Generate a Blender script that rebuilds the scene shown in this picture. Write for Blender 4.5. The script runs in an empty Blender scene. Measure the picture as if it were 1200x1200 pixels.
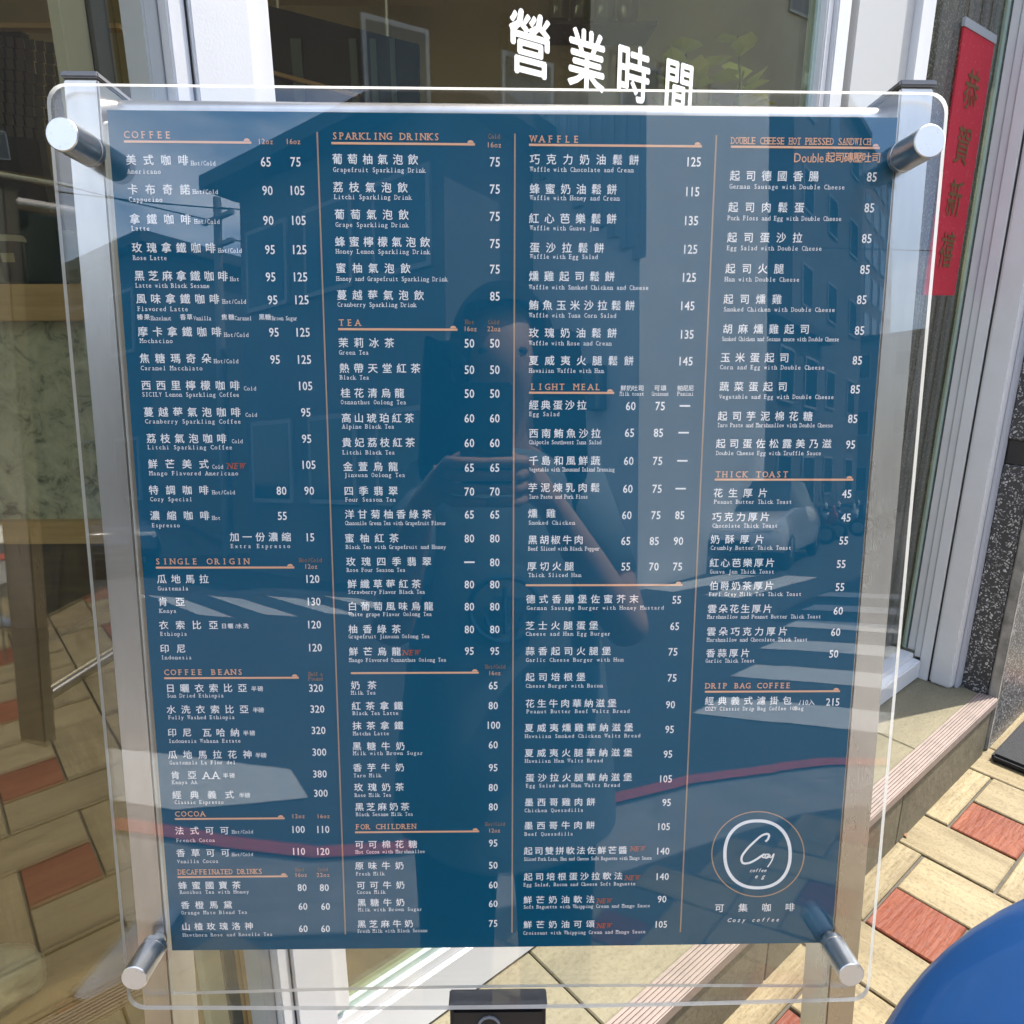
import bpy, bmesh, math, random
import numpy as np
from mathutils import Vector, Matrix
random.seed(7)
sc = bpy.context.scene
COL = sc.collection

# ------------------------------------------------------------------ camera
# world: +x along the shop front (to the right), +y into the shop, +z up; origin on the pavement under the camera
R = np.array([[0.766754863802068, -0.18033269512630845, 0.6160901702708409],
              [-0.6419380492733957, -0.21302162249410048, 0.7365713334396391],
              [-0.0015873660381877882, -0.9602613745321962, -0.2790977836719561]])
F = 857.576
CAM = np.array([0.0, 0.0, 1.3])
cam_d = bpy.data.cameras.new('camera'); cam = bpy.data.objects.new('camera', cam_d); COL.objects.link(cam)
cam_d.sensor_width = 36; cam_d.lens = 36 * F / 1200; cam_d.clip_start = 0.01; cam_d.clip_end = 600
M = Matrix.Identity(4)
for i in range(3):
    M[i][0] = R[i, 0]; M[i][1] = -R[i, 1]; M[i][2] = -R[i, 2]; M[i][3] = CAM[i]
cam.matrix_world = M
sc.camera = cam

# ------------------------------------------------------------------ world, sun, exposure
SUN = Vector((0.42, -0.17, 0.89)).normalized()
w = bpy.data.worlds.new('World'); sc.world = w; w.use_nodes = True
nt = w.node_tree; bg = nt.nodes['Background']
sky = nt.nodes.new('ShaderNodeTexSky'); sky.sky_type = 'NISHITA'; sky.sun_disc = False
sky.sun_elevation = math.asin(SUN.z); sky.sun_rotation = math.atan2(SUN.x, SUN.y)
sky.dust_density = 1.5; sky.ozone_density = 1.2
tc = nt.nodes.new('ShaderNodeTexCoord'); mp = nt.nodes.new('ShaderNodeMapping'); mp.inputs['Scale'].default_value = (1, 1, 3.2)
cn = nt.nodes.new('ShaderNodeTexNoise'); cn.inputs['Scale'].default_value = 2.3; cn.inputs['Detail'].default_value = 7; cn.inputs['Roughness'].default_value = .62
cr = nt.nodes.new('ShaderNodeValToRGB'); cr.color_ramp.elements[0].position = .45; cr.color_ramp.elements[1].position = .80
mx = nt.nodes.new('ShaderNodeMix'); mx.data_type = 'RGBA'; mx.inputs['B'].default_value = (7.0, 7.2, 7.6, 1)
nt.links.new(tc.outputs['Generated'], mp.inputs[0]); nt.links.new(mp.outputs[0], cn.inputs['Vector'])
nt.links.new(cn.outputs['Fac'], cr.inputs[0]); nt.links.new(cr.outputs[0], mx.inputs['Factor'])
nt.links.new(sky.outputs[0], mx.inputs['A']); nt.links.new(mx.outputs['Result'], bg.inputs['Color'])
bg.inputs['Strength'].default_value = 0.15
sl = bpy.data.lights.new('sun', 'SUN'); sl.energy = 2.1; sl.angle = math.radians(.53); sl.color = (1, .94, .84)
so = bpy.data.objects.new('sun', sl); COL.objects.link(so)
so.rotation_euler = SUN.to_track_quat('Z', 'Y').to_euler(); so.location = (2, -3, 8)
sc.view_settings.view_transform = 'Standard'; sc.view_settings.look = 'None'
sc.view_settings.gamma = 1; sc.view_settings.exposure = 2.3
sc.cycles.use_denoising = True
sc.cycles.transparent_max_bounces = 32; sc.cycles.max_bounces = 10
sc.cycles.sample_clamp_indirect = 8
sc.cycles.caustics_reflective = False; sc.cycles.caustics_refractive = False

# ------------------------------------------------------------------ helpers
def ray(x, y): return R @ np.array([x - 600, y - 600, F])
def on(x, y, ax, val):                       # photograph pixel -> point on an axis-aligned plane
    r = ray(x, y); return CAM + r * (val - CAM[ax]) / r[ax]
def tag(o, label=None, cat=None, group=None, kind=None):
    if label: o['label'] = label
    if cat: o['category'] = cat
    if group: o['group'] = group
    if kind: o['kind'] = kind
    return o
def empty(name, loc=(0, 0, 0), rz=0, label=None, cat=None, group=None, kind=None):
    o = bpy.data.objects.new(name, None); COL.objects.link(o); o.location = loc; o.rotation_euler = (0, 0, rz)
    o.empty_display_size = .1
    return tag(o, label, cat, group, kind)
class MB:
    """collects geometry; build() links it as one mesh object"""
    def __init__(s): s.v = []; s.f = []; s.m = []
    def add(s, vs, fs, mi=0):
        n = len(s.v); s.v += [tuple(map(float, p)) for p in vs]; s.f += [tuple(i + n for i in f) for f in fs]; s.m += [mi] * len(fs); return s
    def box(s, x0, x1, y0, y1, z0, z1, mi=0):
        return s.add([(x0, y0, z0), (x1, y0, z0), (x1, y1, z0), (x0, y1, z0), (x0, y0, z1), (x1, y0, z1), (x1, y1, z1), (x0, y1, z1)],
                     [(0, 3, 2, 1), (4, 5, 6, 7), (0, 1, 5, 4), (1, 2, 6, 5), (2, 3, 7, 6), (3, 0, 4, 7)], mi)
    def tube(s, pts, rad, seg=12, caps=True, mi=0):
        pts = [Vector(p) for p in pts]; n = len(pts); rads = rad if isinstance(rad, (list, tuple)) else [rad] * n
        d0 = (pts[1] - pts[0]).normalized(); a = d0.orthogonal().normalized(); rings = []; vs = []
        for i, p in enumerate(pts):
            d = ((pts[min(i + 1, n - 1)] - pts[max(i - 1, 0)])).normalized()
            a = (a - d * a.dot(d)).normalized(); b = d.cross(a)
            for k in range(seg):
                t = 2 * math.pi * k / seg; vs.append(p + (a * math.cos(t) + b * math.sin(t)) * rads[i])
        fs = [(i * seg + k, i * seg + (k + 1) % seg, (i + 1) * seg + (k + 1) % seg, (i + 1) * seg + k) for i in range(n - 1) for k in range(seg)]
        if caps: fs += [tuple(range(seg - 1, -1, -1)), tuple(range((n - 1) * seg, n * seg))]
        return s.add(vs, fs, mi)
    def lathe(s, prof, seg=24, c=(0, 0, 0), mi=0):
        vs = [(c[0] + r * math.cos(2 * math.pi * k / seg), c[1] + r * math.sin(2 * math.pi * k / seg), c[2] + z) for r, z in prof for k in range(seg)]
        n = len(prof)
        fs = [(i * seg + k, i * seg + (k + 1) % seg, (i + 1) * seg + (k + 1) % seg, (i + 1) * seg + k) for i in range(n - 1) for k in range(seg)]
        fs += [tuple(range(seg - 1, -1, -1)), tuple(range((n - 1) * seg, n * seg))]
        return s.add(vs, fs, mi)
    def prism(s, poly, z0, z1, mi=0):
        n = len(poly)
        return s.add([(x, y, z0) for x, y in poly] + [(x, y, z1) for x, y in poly],
                     [tuple(range(n - 1, -1, -1)), tuple(range(n, 2 * n))] + [(i, (i + 1) % n, (i + 1) % n + n, i + n) for i in range(n)], mi)
    def xf(s, fn): s.v = [tuple(map(float, fn(*p))) for p in s.v]; return s
    def mesh(s, name, mats):
        me = bpy.data.meshes.new(name); me.from_pydata(s.v, [], s.f); me.validate()
        for m in (mats if isinstance(mats, (list, tuple)) else [mats]): me.materials.append(m)
        if len(me.polygons) == len(s.m): me.polygons.foreach_set('material_index', s.m)
        return me
    def build(s, name, mats, parent=None, bevel=0, smooth=False, seg=2, **kw):
        me = s.mesh(name, mats)
        bm = bmesh.new(); bm.from_mesh(me); bmesh.ops.recalc_face_normals(bm, faces=bm.faces)
        if bevel: bmesh.ops.bevel(bm, geom=bm.edges[:], offset=bevel, segments=seg, affect='EDGES', clamp_overlap=True)
        bm.to_mesh(me); bm.free()
        if smooth:
            me.polygons.foreach_set('use_smooth', [True] * len(me.polygons))
            if smooth != 'all': me.set_sharp_from_angle(angle=math.radians(40))
        o = bpy.data.objects.new(name, me); COL.objects.link(o); o.parent = parent
        return tag(o, **kw)
def copy_tree(o, parent=None):
    c = o.copy(); COL.objects.link(c); c.parent = parent
    for ch in [x for x in bpy.data.objects if x.parent == o]: copy_tree(ch, c)
    return c

# ------------------------------------------------------------------ materials
def mat(name, col, rough=.5, metal=0, spec=.5, noise=None, bump=0, bscale=60, vec='Object', stretch=(1, 1, 1), rand=0, detail=6, coat=0, rvar=0, grit=0):
    """Principled material; noise=(scale, colour2, lo, hi) mixes a second colour, rand varies brightness per object"""
    m = bpy.data.materials.new(name); m.use_nodes = True; t = m.node_tree; b = t.nodes['Principled BSDF']
    b.inputs['Roughness'].default_value = rough; b.inputs['Metallic'].default_value = metal
    b.inputs['Specular IOR Level'].default_value = spec; b.inputs['Coat Weight'].default_value = coat
    c4 = (*col, 1); b.inputs['Base Color'].default_value = c4
    N = t.nodes.new; L = t.links.new
    cd = N('ShaderNodeTexCoord'); mpn = N('ShaderNodeMapping'); mpn.inputs['Scale'].default_value = stretch
    L(cd.outputs[vec], mpn.inputs[0]); oi = N('ShaderNodeObjectInfo')
    if rand or noise:
        mul = N('ShaderNodeMath'); mul.operation = 'MULTIPLY'; mul.inputs[1].default_value = 37.0 if rand else 0
        L(oi.outputs['Random'], mul.inputs[0]); L(mul.outputs[0], mpn.inputs['Location'])
    out = None
    if noise:
        n = N('ShaderNodeTexNoise'); n.inputs['Scale'].default_value = noise[0]; n.inputs['Detail'].default_value = detail; n.inputs['Roughness'].default_value = .62
        L(mpn.outputs[0], n.inputs['Vector'])
        rp = N('ShaderNodeMapRange'); rp.inputs[1].default_value = noise[2]; rp.inputs[2].default_value = noise[3]; L(n.outputs['Fac'], rp.inputs[0])
        x = N('ShaderNodeMix'); x.data_type = 'RGBA'; x.inputs['A'].default_value = c4; x.inputs['B'].default_value = (*noise[1], 1)
        L(rp.outputs[0], x.inputs['Factor']); out = x.outputs['Result']
        if rvar:
            rr = N('ShaderNodeMapRange'); rr.inputs[3].default_value = rough - rvar; rr.inputs[4].default_value = rough + rvar
            L(n.outputs['Fac'], rr.inputs[0]); L(rr.outputs[0], b.inputs['Roughness'])
    if rand:
        hv = N('ShaderNodeHueSaturation'); mr = N('ShaderNodeMapRange'); mr.inputs[3].default_value = 1 - rand; mr.inputs[4].default_value = 1 + rand
        L(oi.outputs['Random'], mr.inputs[0]); L(mr.outputs[0], hv.inputs['Value'])
        if out: L(out, hv.inputs['Color'])
        else: hv.inputs['Color'].default_value = c4
        out = hv.outputs[0]
    if grit:
        src = out
        for sc_n, lo_, hi_, dk in ((140, .50, .72, grit), (5, .52, .80, grit * .8), (420, .55, .7, grit * .7)):
            g1 = N('ShaderNodeTexNoise'); g1.inputs['Scale'].default_value = sc_n; g1.inputs['Detail'].default_value = 4; L(cd.outputs[vec], g1.inputs['Vector'])
            if rand:
                av = N('ShaderNodeVectorMath'); av.operation = 'ADD'; L(cd.outputs[vec], av.inputs[0]); L(mul.outputs[0], av.inputs[1]); L(av.outputs[0], g1.inputs['Vector'])
            g2 = N('ShaderNodeMapRange'); g2.inputs[1].default_value = lo_; g2.inputs[2].default_value = hi_; g2.inputs[4].default_value = dk; L(g1.outputs['Fac'], g2.inputs[0])
            g3 = N('ShaderNodeMix'); g3.data_type = 'RGBA'; g3.inputs['B'].default_value = (col[0] * .22, col[1] * .22, col[2] * .22, 1); L(g2.outputs[0], g3.inputs['Factor']); L(src, g3.inputs['A']); src = g3.outputs['Result']
        out = src
    if out: L(out, b.inputs['Base Color'])
    if bump:
        n2 = N('ShaderNodeTexNoise'); n2.inputs['Scale'].default_value = bscale; n2.inputs['Detail'].default_value = 5; L(mpn.outputs[0], n2.inputs['Vector'])
        bp_ = N('ShaderNodeBump'); bp_.inputs['Strength'].default_value = bump; bp_.inputs['Distance'].default_value = .01
        L(n2.outputs['Fac'], bp_.inputs['Height']); L(bp_.outputs[0], b.inputs['Normal'])
    return m
def clear(name, tint, f0, rough=0.0, haze=0):
    """thin clear sheet: straight-through transmission plus Fresnel mirror reflection (Schlick) on each face"""
    m = bpy.data.materials.new(name); m.use_nodes = True; t = m.node_tree; t.nodes.remove(t.nodes['Principled BSDF'])
    N = t.nodes.new; L = t.links.new; out = t.nodes['Material Output']
    tr = N('ShaderNodeBsdfTransparent'); tr.inputs[0].default_value = (*tint, 1)
    gl = N('ShaderNodeBsdfGlossy'); gl.inputs['Roughness'].default_value = rough
    ge = N('ShaderNodeNewGeometry'); dp = N('ShaderNodeVectorMath'); dp.operation = 'DOT_PRODUCT'
    L(ge.outputs['Normal'], dp.inputs[0]); L(ge.outputs['Incoming'], dp.inputs[1])
    def mth(op, a, b=None, clampit=False):
        n = N('ShaderNodeMath'); n.operation = op; n.use_clamp = clampit
        for i, v in enumerate((a, b)):
            if v is None: continue
            if isinstance(v, (int, float)): n.inputs[i].default_value = v
            else: L(v, n.inputs[i])
        return n.outputs[0]
    c = mth('ABSOLUTE', dp.outputs['Value']); k = mth('SUBTRACT', 1.0, c, True); p5 = mth('POWER', k, 5.0)
    fr = mth('ADD', mth('MULTIPLY', p5, 1 - f0), f0)
    mixs = N('ShaderNodeMixShader'); L(fr, mixs.inputs[0]); L(tr.outputs[0], mixs.inputs[1]); L(gl.outputs[0], mixs.inputs[2])
    last = mixs.outputs[0]
    if haze:
        df = N('ShaderNodeBsdfDiffuse'); df.inputs[0].default_value = (.8, .8, .78, 1)
        nz = N('ShaderNodeTexNoise'); nz.inputs['Scale'].default_value = 9; nz.inputs['Detail'].default_value = 8
        tcn = N('ShaderNodeTexCoord'); L(tcn.outputs['Object'], nz.inputs['Vector'])
        h = N('ShaderNodeMapRange'); h.inputs[1].default_value = .5; h.inputs[2].default_value = .8; h.inputs[4].default_value = haze; L(nz.outputs['Fac'], h.inputs[0])
        m2 = N('ShaderNodeMixShader'); L(h.outputs[0], m2.inputs[0]); L(last, m2.inputs[1]); L(df.outputs[0], m2.inputs[2]); last = m2.outputs[0]
    L(last, out.inputs['Surface']); return m
WHITE_FRAME = mat('white_powder_coat', (.62, .62, .615), .38, noise=(7, (.55, .55, .545), .45, .9), bump=.03, bscale=400)
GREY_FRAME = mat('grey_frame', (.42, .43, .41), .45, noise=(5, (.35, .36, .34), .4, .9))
GASKET = mat('rubber_gasket', (.02, .02, .02), .7)
GLASS = clear('tinted_window_glass', (.91, .89, .77), .115)
GLASS_EDGE = mat('glass_edge', (.35, .45, .40), .2)
ACRYL = clear('clear_acrylic', (.98, .982, .98), .043, haze=.008)
def edge_mat():
    m = bpy.data.materials.new('acrylic_edge'); m.use_nodes = True; t = m.node_tree; t.nodes.remove(t.nodes['Principled BSDF'])
    N = t.nodes.new; L = t.links.new
    tr = N('ShaderNodeBsdfTransparent'); tr.inputs[0].default_value = (.9, .9, .87, 1)
    tl = N('ShaderNodeBsdfTranslucent'); tl.inputs[0].default_value = (.85, .84, .78, 1)
    df = N('ShaderNodeBsdfDiffuse'); df.inputs[0].default_value = (.75, .74, .68, 1)
    gl = N('ShaderNodeBsdfGlossy'); gl.inputs['Roughness'].default_value = .12
    a = N('ShaderNodeAddShader'); m1 = N('ShaderNodeMixShader'); m1.inputs[0].default_value = .5; m2 = N('ShaderNodeMixShader'); m2.inputs[0].default_value = .8
    m3 = N('ShaderNodeMixShader'); m3.inputs[0].default_value = .18
    L(tl.outputs[0], m1.inputs[1]); L(df.outputs[0], m1.inputs[2]); L(tr.outputs[0], m2.inputs[1]); L(m1.outputs[0], m2.inputs[2])
    L(m2.outputs[0], m3.inputs[1]); L(gl.outputs[0], m3.inputs[2]); L(m3.outputs[0], t.nodes['Material Output'].inputs['Surface']); return m
ACRYL_EDGE = edge_mat()
STEEL = mat('brushed_steel', (.46, .43, .385), .30, 1, noise=(9, (.25, .235, .205), .42, .75), stretch=(1, 1, .18), rvar=.12)
CHROME = mat('polished_steel', (.58, .565, .54), .30, 1, noise=(60, (.42, .41, .39), .4, .8), rvar=.08)
CAP_FACE = mat('standoff_face', (.66, .65, .63), .40, .8, noise=(260, (.40, .40, .39), .60, .72))
CAP_PLASTIC = mat('grey_plastic', (.16, .16, .165), .5)
BLUE_POSTER = mat('poster_blue', (.0014, .080, .143), .55, spec=.1, noise=(3, (.0016, .088, .155), .3, .8))
INK_WHITE = mat('ink_white', (.95, .935, .89), .5, spec=.3)
INK_ORANGE = mat('ink_orange', (.84, .46, .27), .5, spec=.3)
INK_DIM = mat('ink_dim_orange', (.36, .19, .095), .5, spec=.3)
INK_RED = mat('ink_red', (.44, .11, .06), .5, spec=.3)
INK_TAN = mat('ink_tan', (.42, .29, .19), .5, spec=.3)
BEIGE_TILE = mat('beige_paver', (.228, .183, .101), .6, noise=(11, (.148, .113, .058), .42, .72), stretch=(.35, 2.2, 1), rand=.10, bump=.35, bscale=45, spec=.3, grit=.45)
TERRA_TILE = mat('terracotta_paver', (.130, .029, .011), .6, noise=(9, (.20, .062, .026), .42, .75), stretch=(.35, 2.4, 1), rand=.10, bump=.35, bscale=45, spec=.3, grit=.4)
GROUT = mat('paver_grout', (.085, .076, .058), .9, noise=(40, (.05, .045, .035), .4, .7), bump=.3)
STEP_TILE = mat('step_stone', (.180, .160, .102), .5, noise=(6, (.13, .117, .075), .4, .75), stretch=(1, 2, 1), rand=.06, bump=.15, bscale=40, spec=.35, grit=.35)
RISER_TILE = mat('riser_stone', (.155, .137, .094), .7, noise=(5, (.11, .098, .067), .35, .7), rand=.06, bump=.25, bscale=30, spec=.2, grit=.4)
NOSING = mat('ribbed_nosing', (.22, .172, .148), .5, noise=(30, (.16, .13, .11), .45, .75))
CONCRETE = mat('gutter_concrete', (.30, .29, .27), .85, noise=(6, (.20, .195, .18), .35, .7), bump=.4, bscale=90)
ASPHALT = mat('asphalt', (.055, .057, .06), .8, noise=(3, (.075, .076, .078), .3, .8), bump=.4, bscale=200)
PAINT_WHITE = mat('road_paint_white', (.62, .62, .58), .7, noise=(18, (.40, .40, .38), .5, .8))
PAINT_RED = mat('road_paint_red', (.42, .07, .05), .7, noise=(18, (.30, .08, .06), .5, .8))
def granite():
    m = mat('black_terrazzo', (.02, .02, .021), .35, spec=.4); t = m.node_tree; N = t.nodes.new; L = t.links.new; b = t.nodes['Principled BSDF']
    cd = N('ShaderNodeTexCoord'); nz = N('ShaderNodeTexNoise'); nz.inputs['Scale'].default_value = 30; nz.inputs['Detail'].default_value = 2
    L(cd.outputs['Object'], nz.inputs['Vector'])
    ad = N('ShaderNodeMix'); ad.data_type = 'VECTOR'; ad.inputs['Factor'].default_value = .035
    L(cd.outputs['Object'], ad.inputs['A']); L(nz.outputs['Color'], ad.inputs['B'])
    v = N('ShaderNodeTexVoronoi'); v.inputs['Scale'].default_value = 165; L(ad.outputs['Result'], v.inputs['Vector'])
    r = N('ShaderNodeValToRGB'); r.color_ramp.elements[0].position = .36; r.color_ramp.elements[0].color = (1, 1, 1, 1)
    r.color_ramp.elements[1].position = .46; r.color_ramp.elements[1].color = (0, 0, 0, 1); L(v.outputs['Distance'], r.inputs[0])
    sp = N('ShaderNodeSeparateColor'); L(v.outputs['Color'], sp.inputs[0])
    th = N('ShaderNodeMath'); th.operation = 'GREATER_THAN'; th.inputs[1].default_value = .22; L(sp.outputs[0], th.inputs[0])
    mu = N('ShaderNodeMath'); mu.operation = 'MULTIPLY'; L(r.outputs[0], mu.inputs[0]); L(th.outputs[0], mu.inputs[1])
    cm = N('ShaderNodeMix'); cm.data_type = 'RGBA'; cm.inputs['A'].default_value = (.14, .14, .14, 1); cm.inputs['B'].default_value = (.55, .54, .52, 1); L(sp.outputs[1], cm.inputs['Factor'])
    x = N('ShaderNodeMix'); x.data_type = 'RGBA'; x.inputs['A'].default_value = (.045, .045, .046, 1)
    L(mu.outputs[0], x.inputs['Factor']); L(cm.outputs['Result'], x.inputs['B']); L(x.outputs['Result'], b.inputs['Base Color']); return m
GRANITE = granite()
GRANITE_PLAIN = mat('dark_granite_band', (.018, .018, .019), .4)
STONE_TRIM = mat('grey_stone_trim', (.30, .285, .25), .7, noise=(20, (.13, .125, .11), .4, .7))
RED_PAPER = mat('red_paper', (.42, .010, .028), .6, noise=(90, (.50, .10, .11), .58, .72))  # pale flecks painted into the red stand in for reflected terrazzo
GOLD_INK = mat('gold_ink', (.12, .06, .012), .5)
WOOD_LIGHT = mat('light_wood', (.52, .36, .18), .5, noise=(8, (.40, .26, .12), .4, .7), stretch=(.4, .4, 6))
WOOD_DARK = mat('dark_wood', (.085, .055, .03), .5, noise=(9, (.05, .032, .018), .4, .7), stretch=(.6, .6, 5))
def marble():
    m = mat('grey_marble', (.34, .35, .30), .3); t = m.node_tree; N = t.nodes.new; L = t.links.new; b = t.nodes['Principled BSDF']
    cd = N('ShaderNodeTexCoord'); nz = N('ShaderNodeTexNoise'); nz.inputs['Scale'].default_value = 17; nz.inputs['Detail'].default_value = 10
    nz.inputs['Roughness'].default_value = .68; nz.inputs['Distortion'].default_value = .7; L(cd.outputs['Object'], nz.inputs['Vector'])
    r = N('ShaderNodeValToRGB'); e = r.color_ramp.elements; e[0].position = .34; e[0].color = (.07, .08, .065, 1); e[1].position = .62; e[1].color = (.50, .52, .46, 1)
    k = e.new(.46); k.color = (.36, .38, .33, 1); L(nz.outputs['Fac'], r.inputs[0]); L(r.outputs[0], b.inputs['Base Color']); return m
MARBLE = marble()
OLIVE_WALL = mat('olive_plaster', (.50, .43, .28), .8, noise=(2, (.40, .35, .23), .3, .8))
DARK_WALL = mat('dark_wall', (.022, .019, .015), .8)
BROWN_WALL = mat('brown_wall_tile', (.055, .038, .028), .5, rand=.15)
BLACK = mat('black_plastic', (.012, .012, .013), .45)
BLACK_RUBBER = mat('black_rubber', (.010, .010, .011), .85, bump=.3, bscale=300)
BLUE_PLASTIC = mat('blue_plastic', (.005, .040, .140), .34, coat=.5, spec=.5, noise=(4, (.006, .048, .160), .3, .8))

# ------------------------------------------------------------------ glyphs (flat print): outlines of the built-in font, placed one by one
class Glyphs:
    def __init__(s): s.need = set(); s.cache = {}
    def prepare(s):
        todo = sorted(k for k in s.need if k not in s.cache); obs = []
        for ch, wt in todo:
            c = bpy.data.curves.new('glyph', 'FONT'); c.body = ch; c.size = 1; c.resolution_u = 2; c.offset = 0; c.fill_mode = 'FRONT'
            o = bpy.data.objects.new('glyph', c); COL.objects.link(o); obs.append(o)
        bpy.context.view_layer.update(); dg = bpy.context.evaluated_depsgraph_get()
        for k, o in zip(todo, obs):
            me = o.evaluated_get(dg).to_mesh()
            v = np.array([p.co[:2] for p in me.vertices]) if len(me.vertices) else np.zeros((0, 2))
            s.cache[k] = (v, [tuple(p.vertices) for p in me.polygons])
            o.evaluated_get(dg).to_mesh_clear()
        for o in obs:
            c = o.data; bpy.data.objects.remove(o); bpy.data.curves.remove(c)
GL = Glyphs()
def is_cjk(ch): return ord(ch) > 0x2e80
REF = {}
def glyph_ref(ch):       # box a glyph is centred in: (x centre, y centre) for full-width signs; baseline for latin
    return None
# serifs (x 0..1 across the letter, top or bottom) that turn the sans capitals into typewriter capitals
SERIF = {'F': 'lt lb', 'P': 'lt lb', 'R': 'lt lb rb', 'K': 'lt lb rt rb', 'I': 'ct cb', 'N': 'lt lb rt', 'D': 'lt lb', 'L': 'lt lb', 'E': 'lt lb', 'A': 'lb rb',
         'H': 'lt lb rt rb', 'M': 'lt lb rt rb', 'T': 'cb', 'B': 'lt lb', 'W': 'lt rt', 'U': 'lt rt', 'X': 'lt lb rt rb', 'l': 'cb', 'i': 'cb', 'r': 'lb', 'n': 'lb rb', 'k': 'lb rb', 'h': 'lb rb', 'f': 'cb', 'm': 'lb rb', 'p': 'lb'}
class Print:
    """print on a surface: place(u, v) -> world point"""
    def __init__(s, place): s.place = place; s.jobs = []; s.shapes = []
    def text(s, part, m, txt, u0, u1, v, em, wt=0.0, mono=True, slant=0, serif=False, vscale=1.0):
        s.jobs.append((part, m, txt, u0, u1, v, em, wt, mono, slant, serif, vscale))
        for ch in txt:
            if ch != ' ': GL.need.add((ch, wt))
    def poly(s, part, m, pts): s.shapes.append((part, m, pts))
    def stroke(s, part, m, pts, wd, closed=False):
        n = len(pts); wds = wd if isinstance(wd, list) else [wd] * n; L_ = []; R_ = []
        for i in range(n):
            a = pts[(i - 1) % n] if closed or i else pts[i]; b = pts[(i + 1) % n] if closed or i < n - 1 else pts[i]
            dx, dy = b[0] - a[0], b[1] - a[1]; q = math.hypot(dx, dy) or 1; h = wds[i] / 2
            L_.append((pts[i][0] - dy / q * h, pts[i][1] + dx / q * h)); R_.append((pts[i][0] + dy / q * h, pts[i][1] - dx / q * h))
        for i in range(n if closed else n - 1):
            j = (i + 1) % n; s.poly(part, m, [L_[i], L_[j], R_[j], R_[i]])
    def build(s, parent):
        acc = {}
        for part, m, txt, u0, u1, v, em, wt, mono, slant, serif, vs in s.jobs:
            mb = acc.setdefault((part, m.name), MB()); n = len(txt)
            if not mono:                                   # proportional: natural advances scaled to fit u0..u1
                adv = []
                for ch in txt:
                    g = GL.cache[(ch, wt)][0] if ch != ' ' else None
                    adv.append(max(g[:, 0].max() - g[:, 0].min() + .09, .50 if ch.isdigit() else 0) if g is not None and len(g) else .3)
                tot = sum(adv) - .09; sx = min((u1 - u0) / tot, em * .84); x = (u0 + u1) / 2 - tot * sx / 2
            for i, ch in enumerate(txt):
                if ch == ' ':
                    if not mono: x += adv[i] * sx
                    continue
                g, fs = GL.cache[(ch, wt)]
                if not len(g): continue
                gx0, gx1 = g[:, 0].min(), g[:, 0].max(); gw = gx1 - gx0
                if mono:
                    cell = em * .94 if (is_cjk(ch)) else None
                    if is_cjk(ch) or n == 1:
                        p = (u1 - u0 - em * .94) / max(n - 1, 1); cx = u0 + em * .47 + p * i; k = min(1.0, (p / em * 1.08) if n > 1 else 1)
                        sxx = em * (k if n > 1 else 1)
                    else:
                        p = (u1 - u0) / n; cx = u0 + p * (i + .5); sxx = min(em * .95, p * .84 / max(gw, .01))
                        if gw < .35: sxx = min(sxx, em)
                    X = (g[:, 0] - (gx0 + gx1) / 2) * sxx + cx
                else:
                    X = (g[:, 0] - gx0 + max(0, adv[i] - .09 - gw) / 2) * sx + x; x += adv[i] * sx; sxx = sx
                if is_cjk(ch): Y = v - (g[:, 1] - .36) * em
                elif ch in '-—–': Y = v - (g[:, 1] - g[:, 1].mean()) * em * vs
                else: Y = v - (g[:, 1] - .36) * em * vs
                X = X + slant * (v - Y)
                sh = [(0, 0)] if wt <= 0 else [(0, 0), (wt * em, 0), (-wt * em, 0), (0, wt * em), (0, -wt * em)]      # heavier print: the outline struck again a hair to each side
                for q, (ax_, ay_) in enumerate(sh): mb.add([s.place(a + ax_, b + ay_, q * 3e-5) for a, b in zip(X, Y)], fs)
                if serif and ch in SERIF:
                    xl, xr = X.min(), X.max(); yt, yb = (Y.min(), Y.max()); hw = .13 * em; ht = .055 * em
                    for q in SERIF[ch].split():
                        cx_ = {'l': xl + .06 * em, 'r': xr - .06 * em, 'c': (xl + xr) / 2}[q[0]]
                        ya, yb_ = (yt, yt + ht * 1.5) if q[1] == 't' else (yb - ht * 1.5, yb)
                        mb.add([s.place(cx_ - hw, ya), s.place(cx_ + hw, ya), s.place(cx_ + hw, yb_), s.place(cx_ - hw, yb_)], [(0, 1, 2, 3)])
        for part, m, pts in s.shapes:
            acc.setdefault((part, m.name), MB()).add([s.place(a, b) for a, b in pts], [tuple(range(len(pts)))])
        for (part, mn), mb in acc.items():
            part = part.split('#')[0]; me = mb.mesh(part, bpy.data.materials[mn]); o = bpy.data.objects.new(part, me); COL.objects.link(o); o.parent = parent

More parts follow.
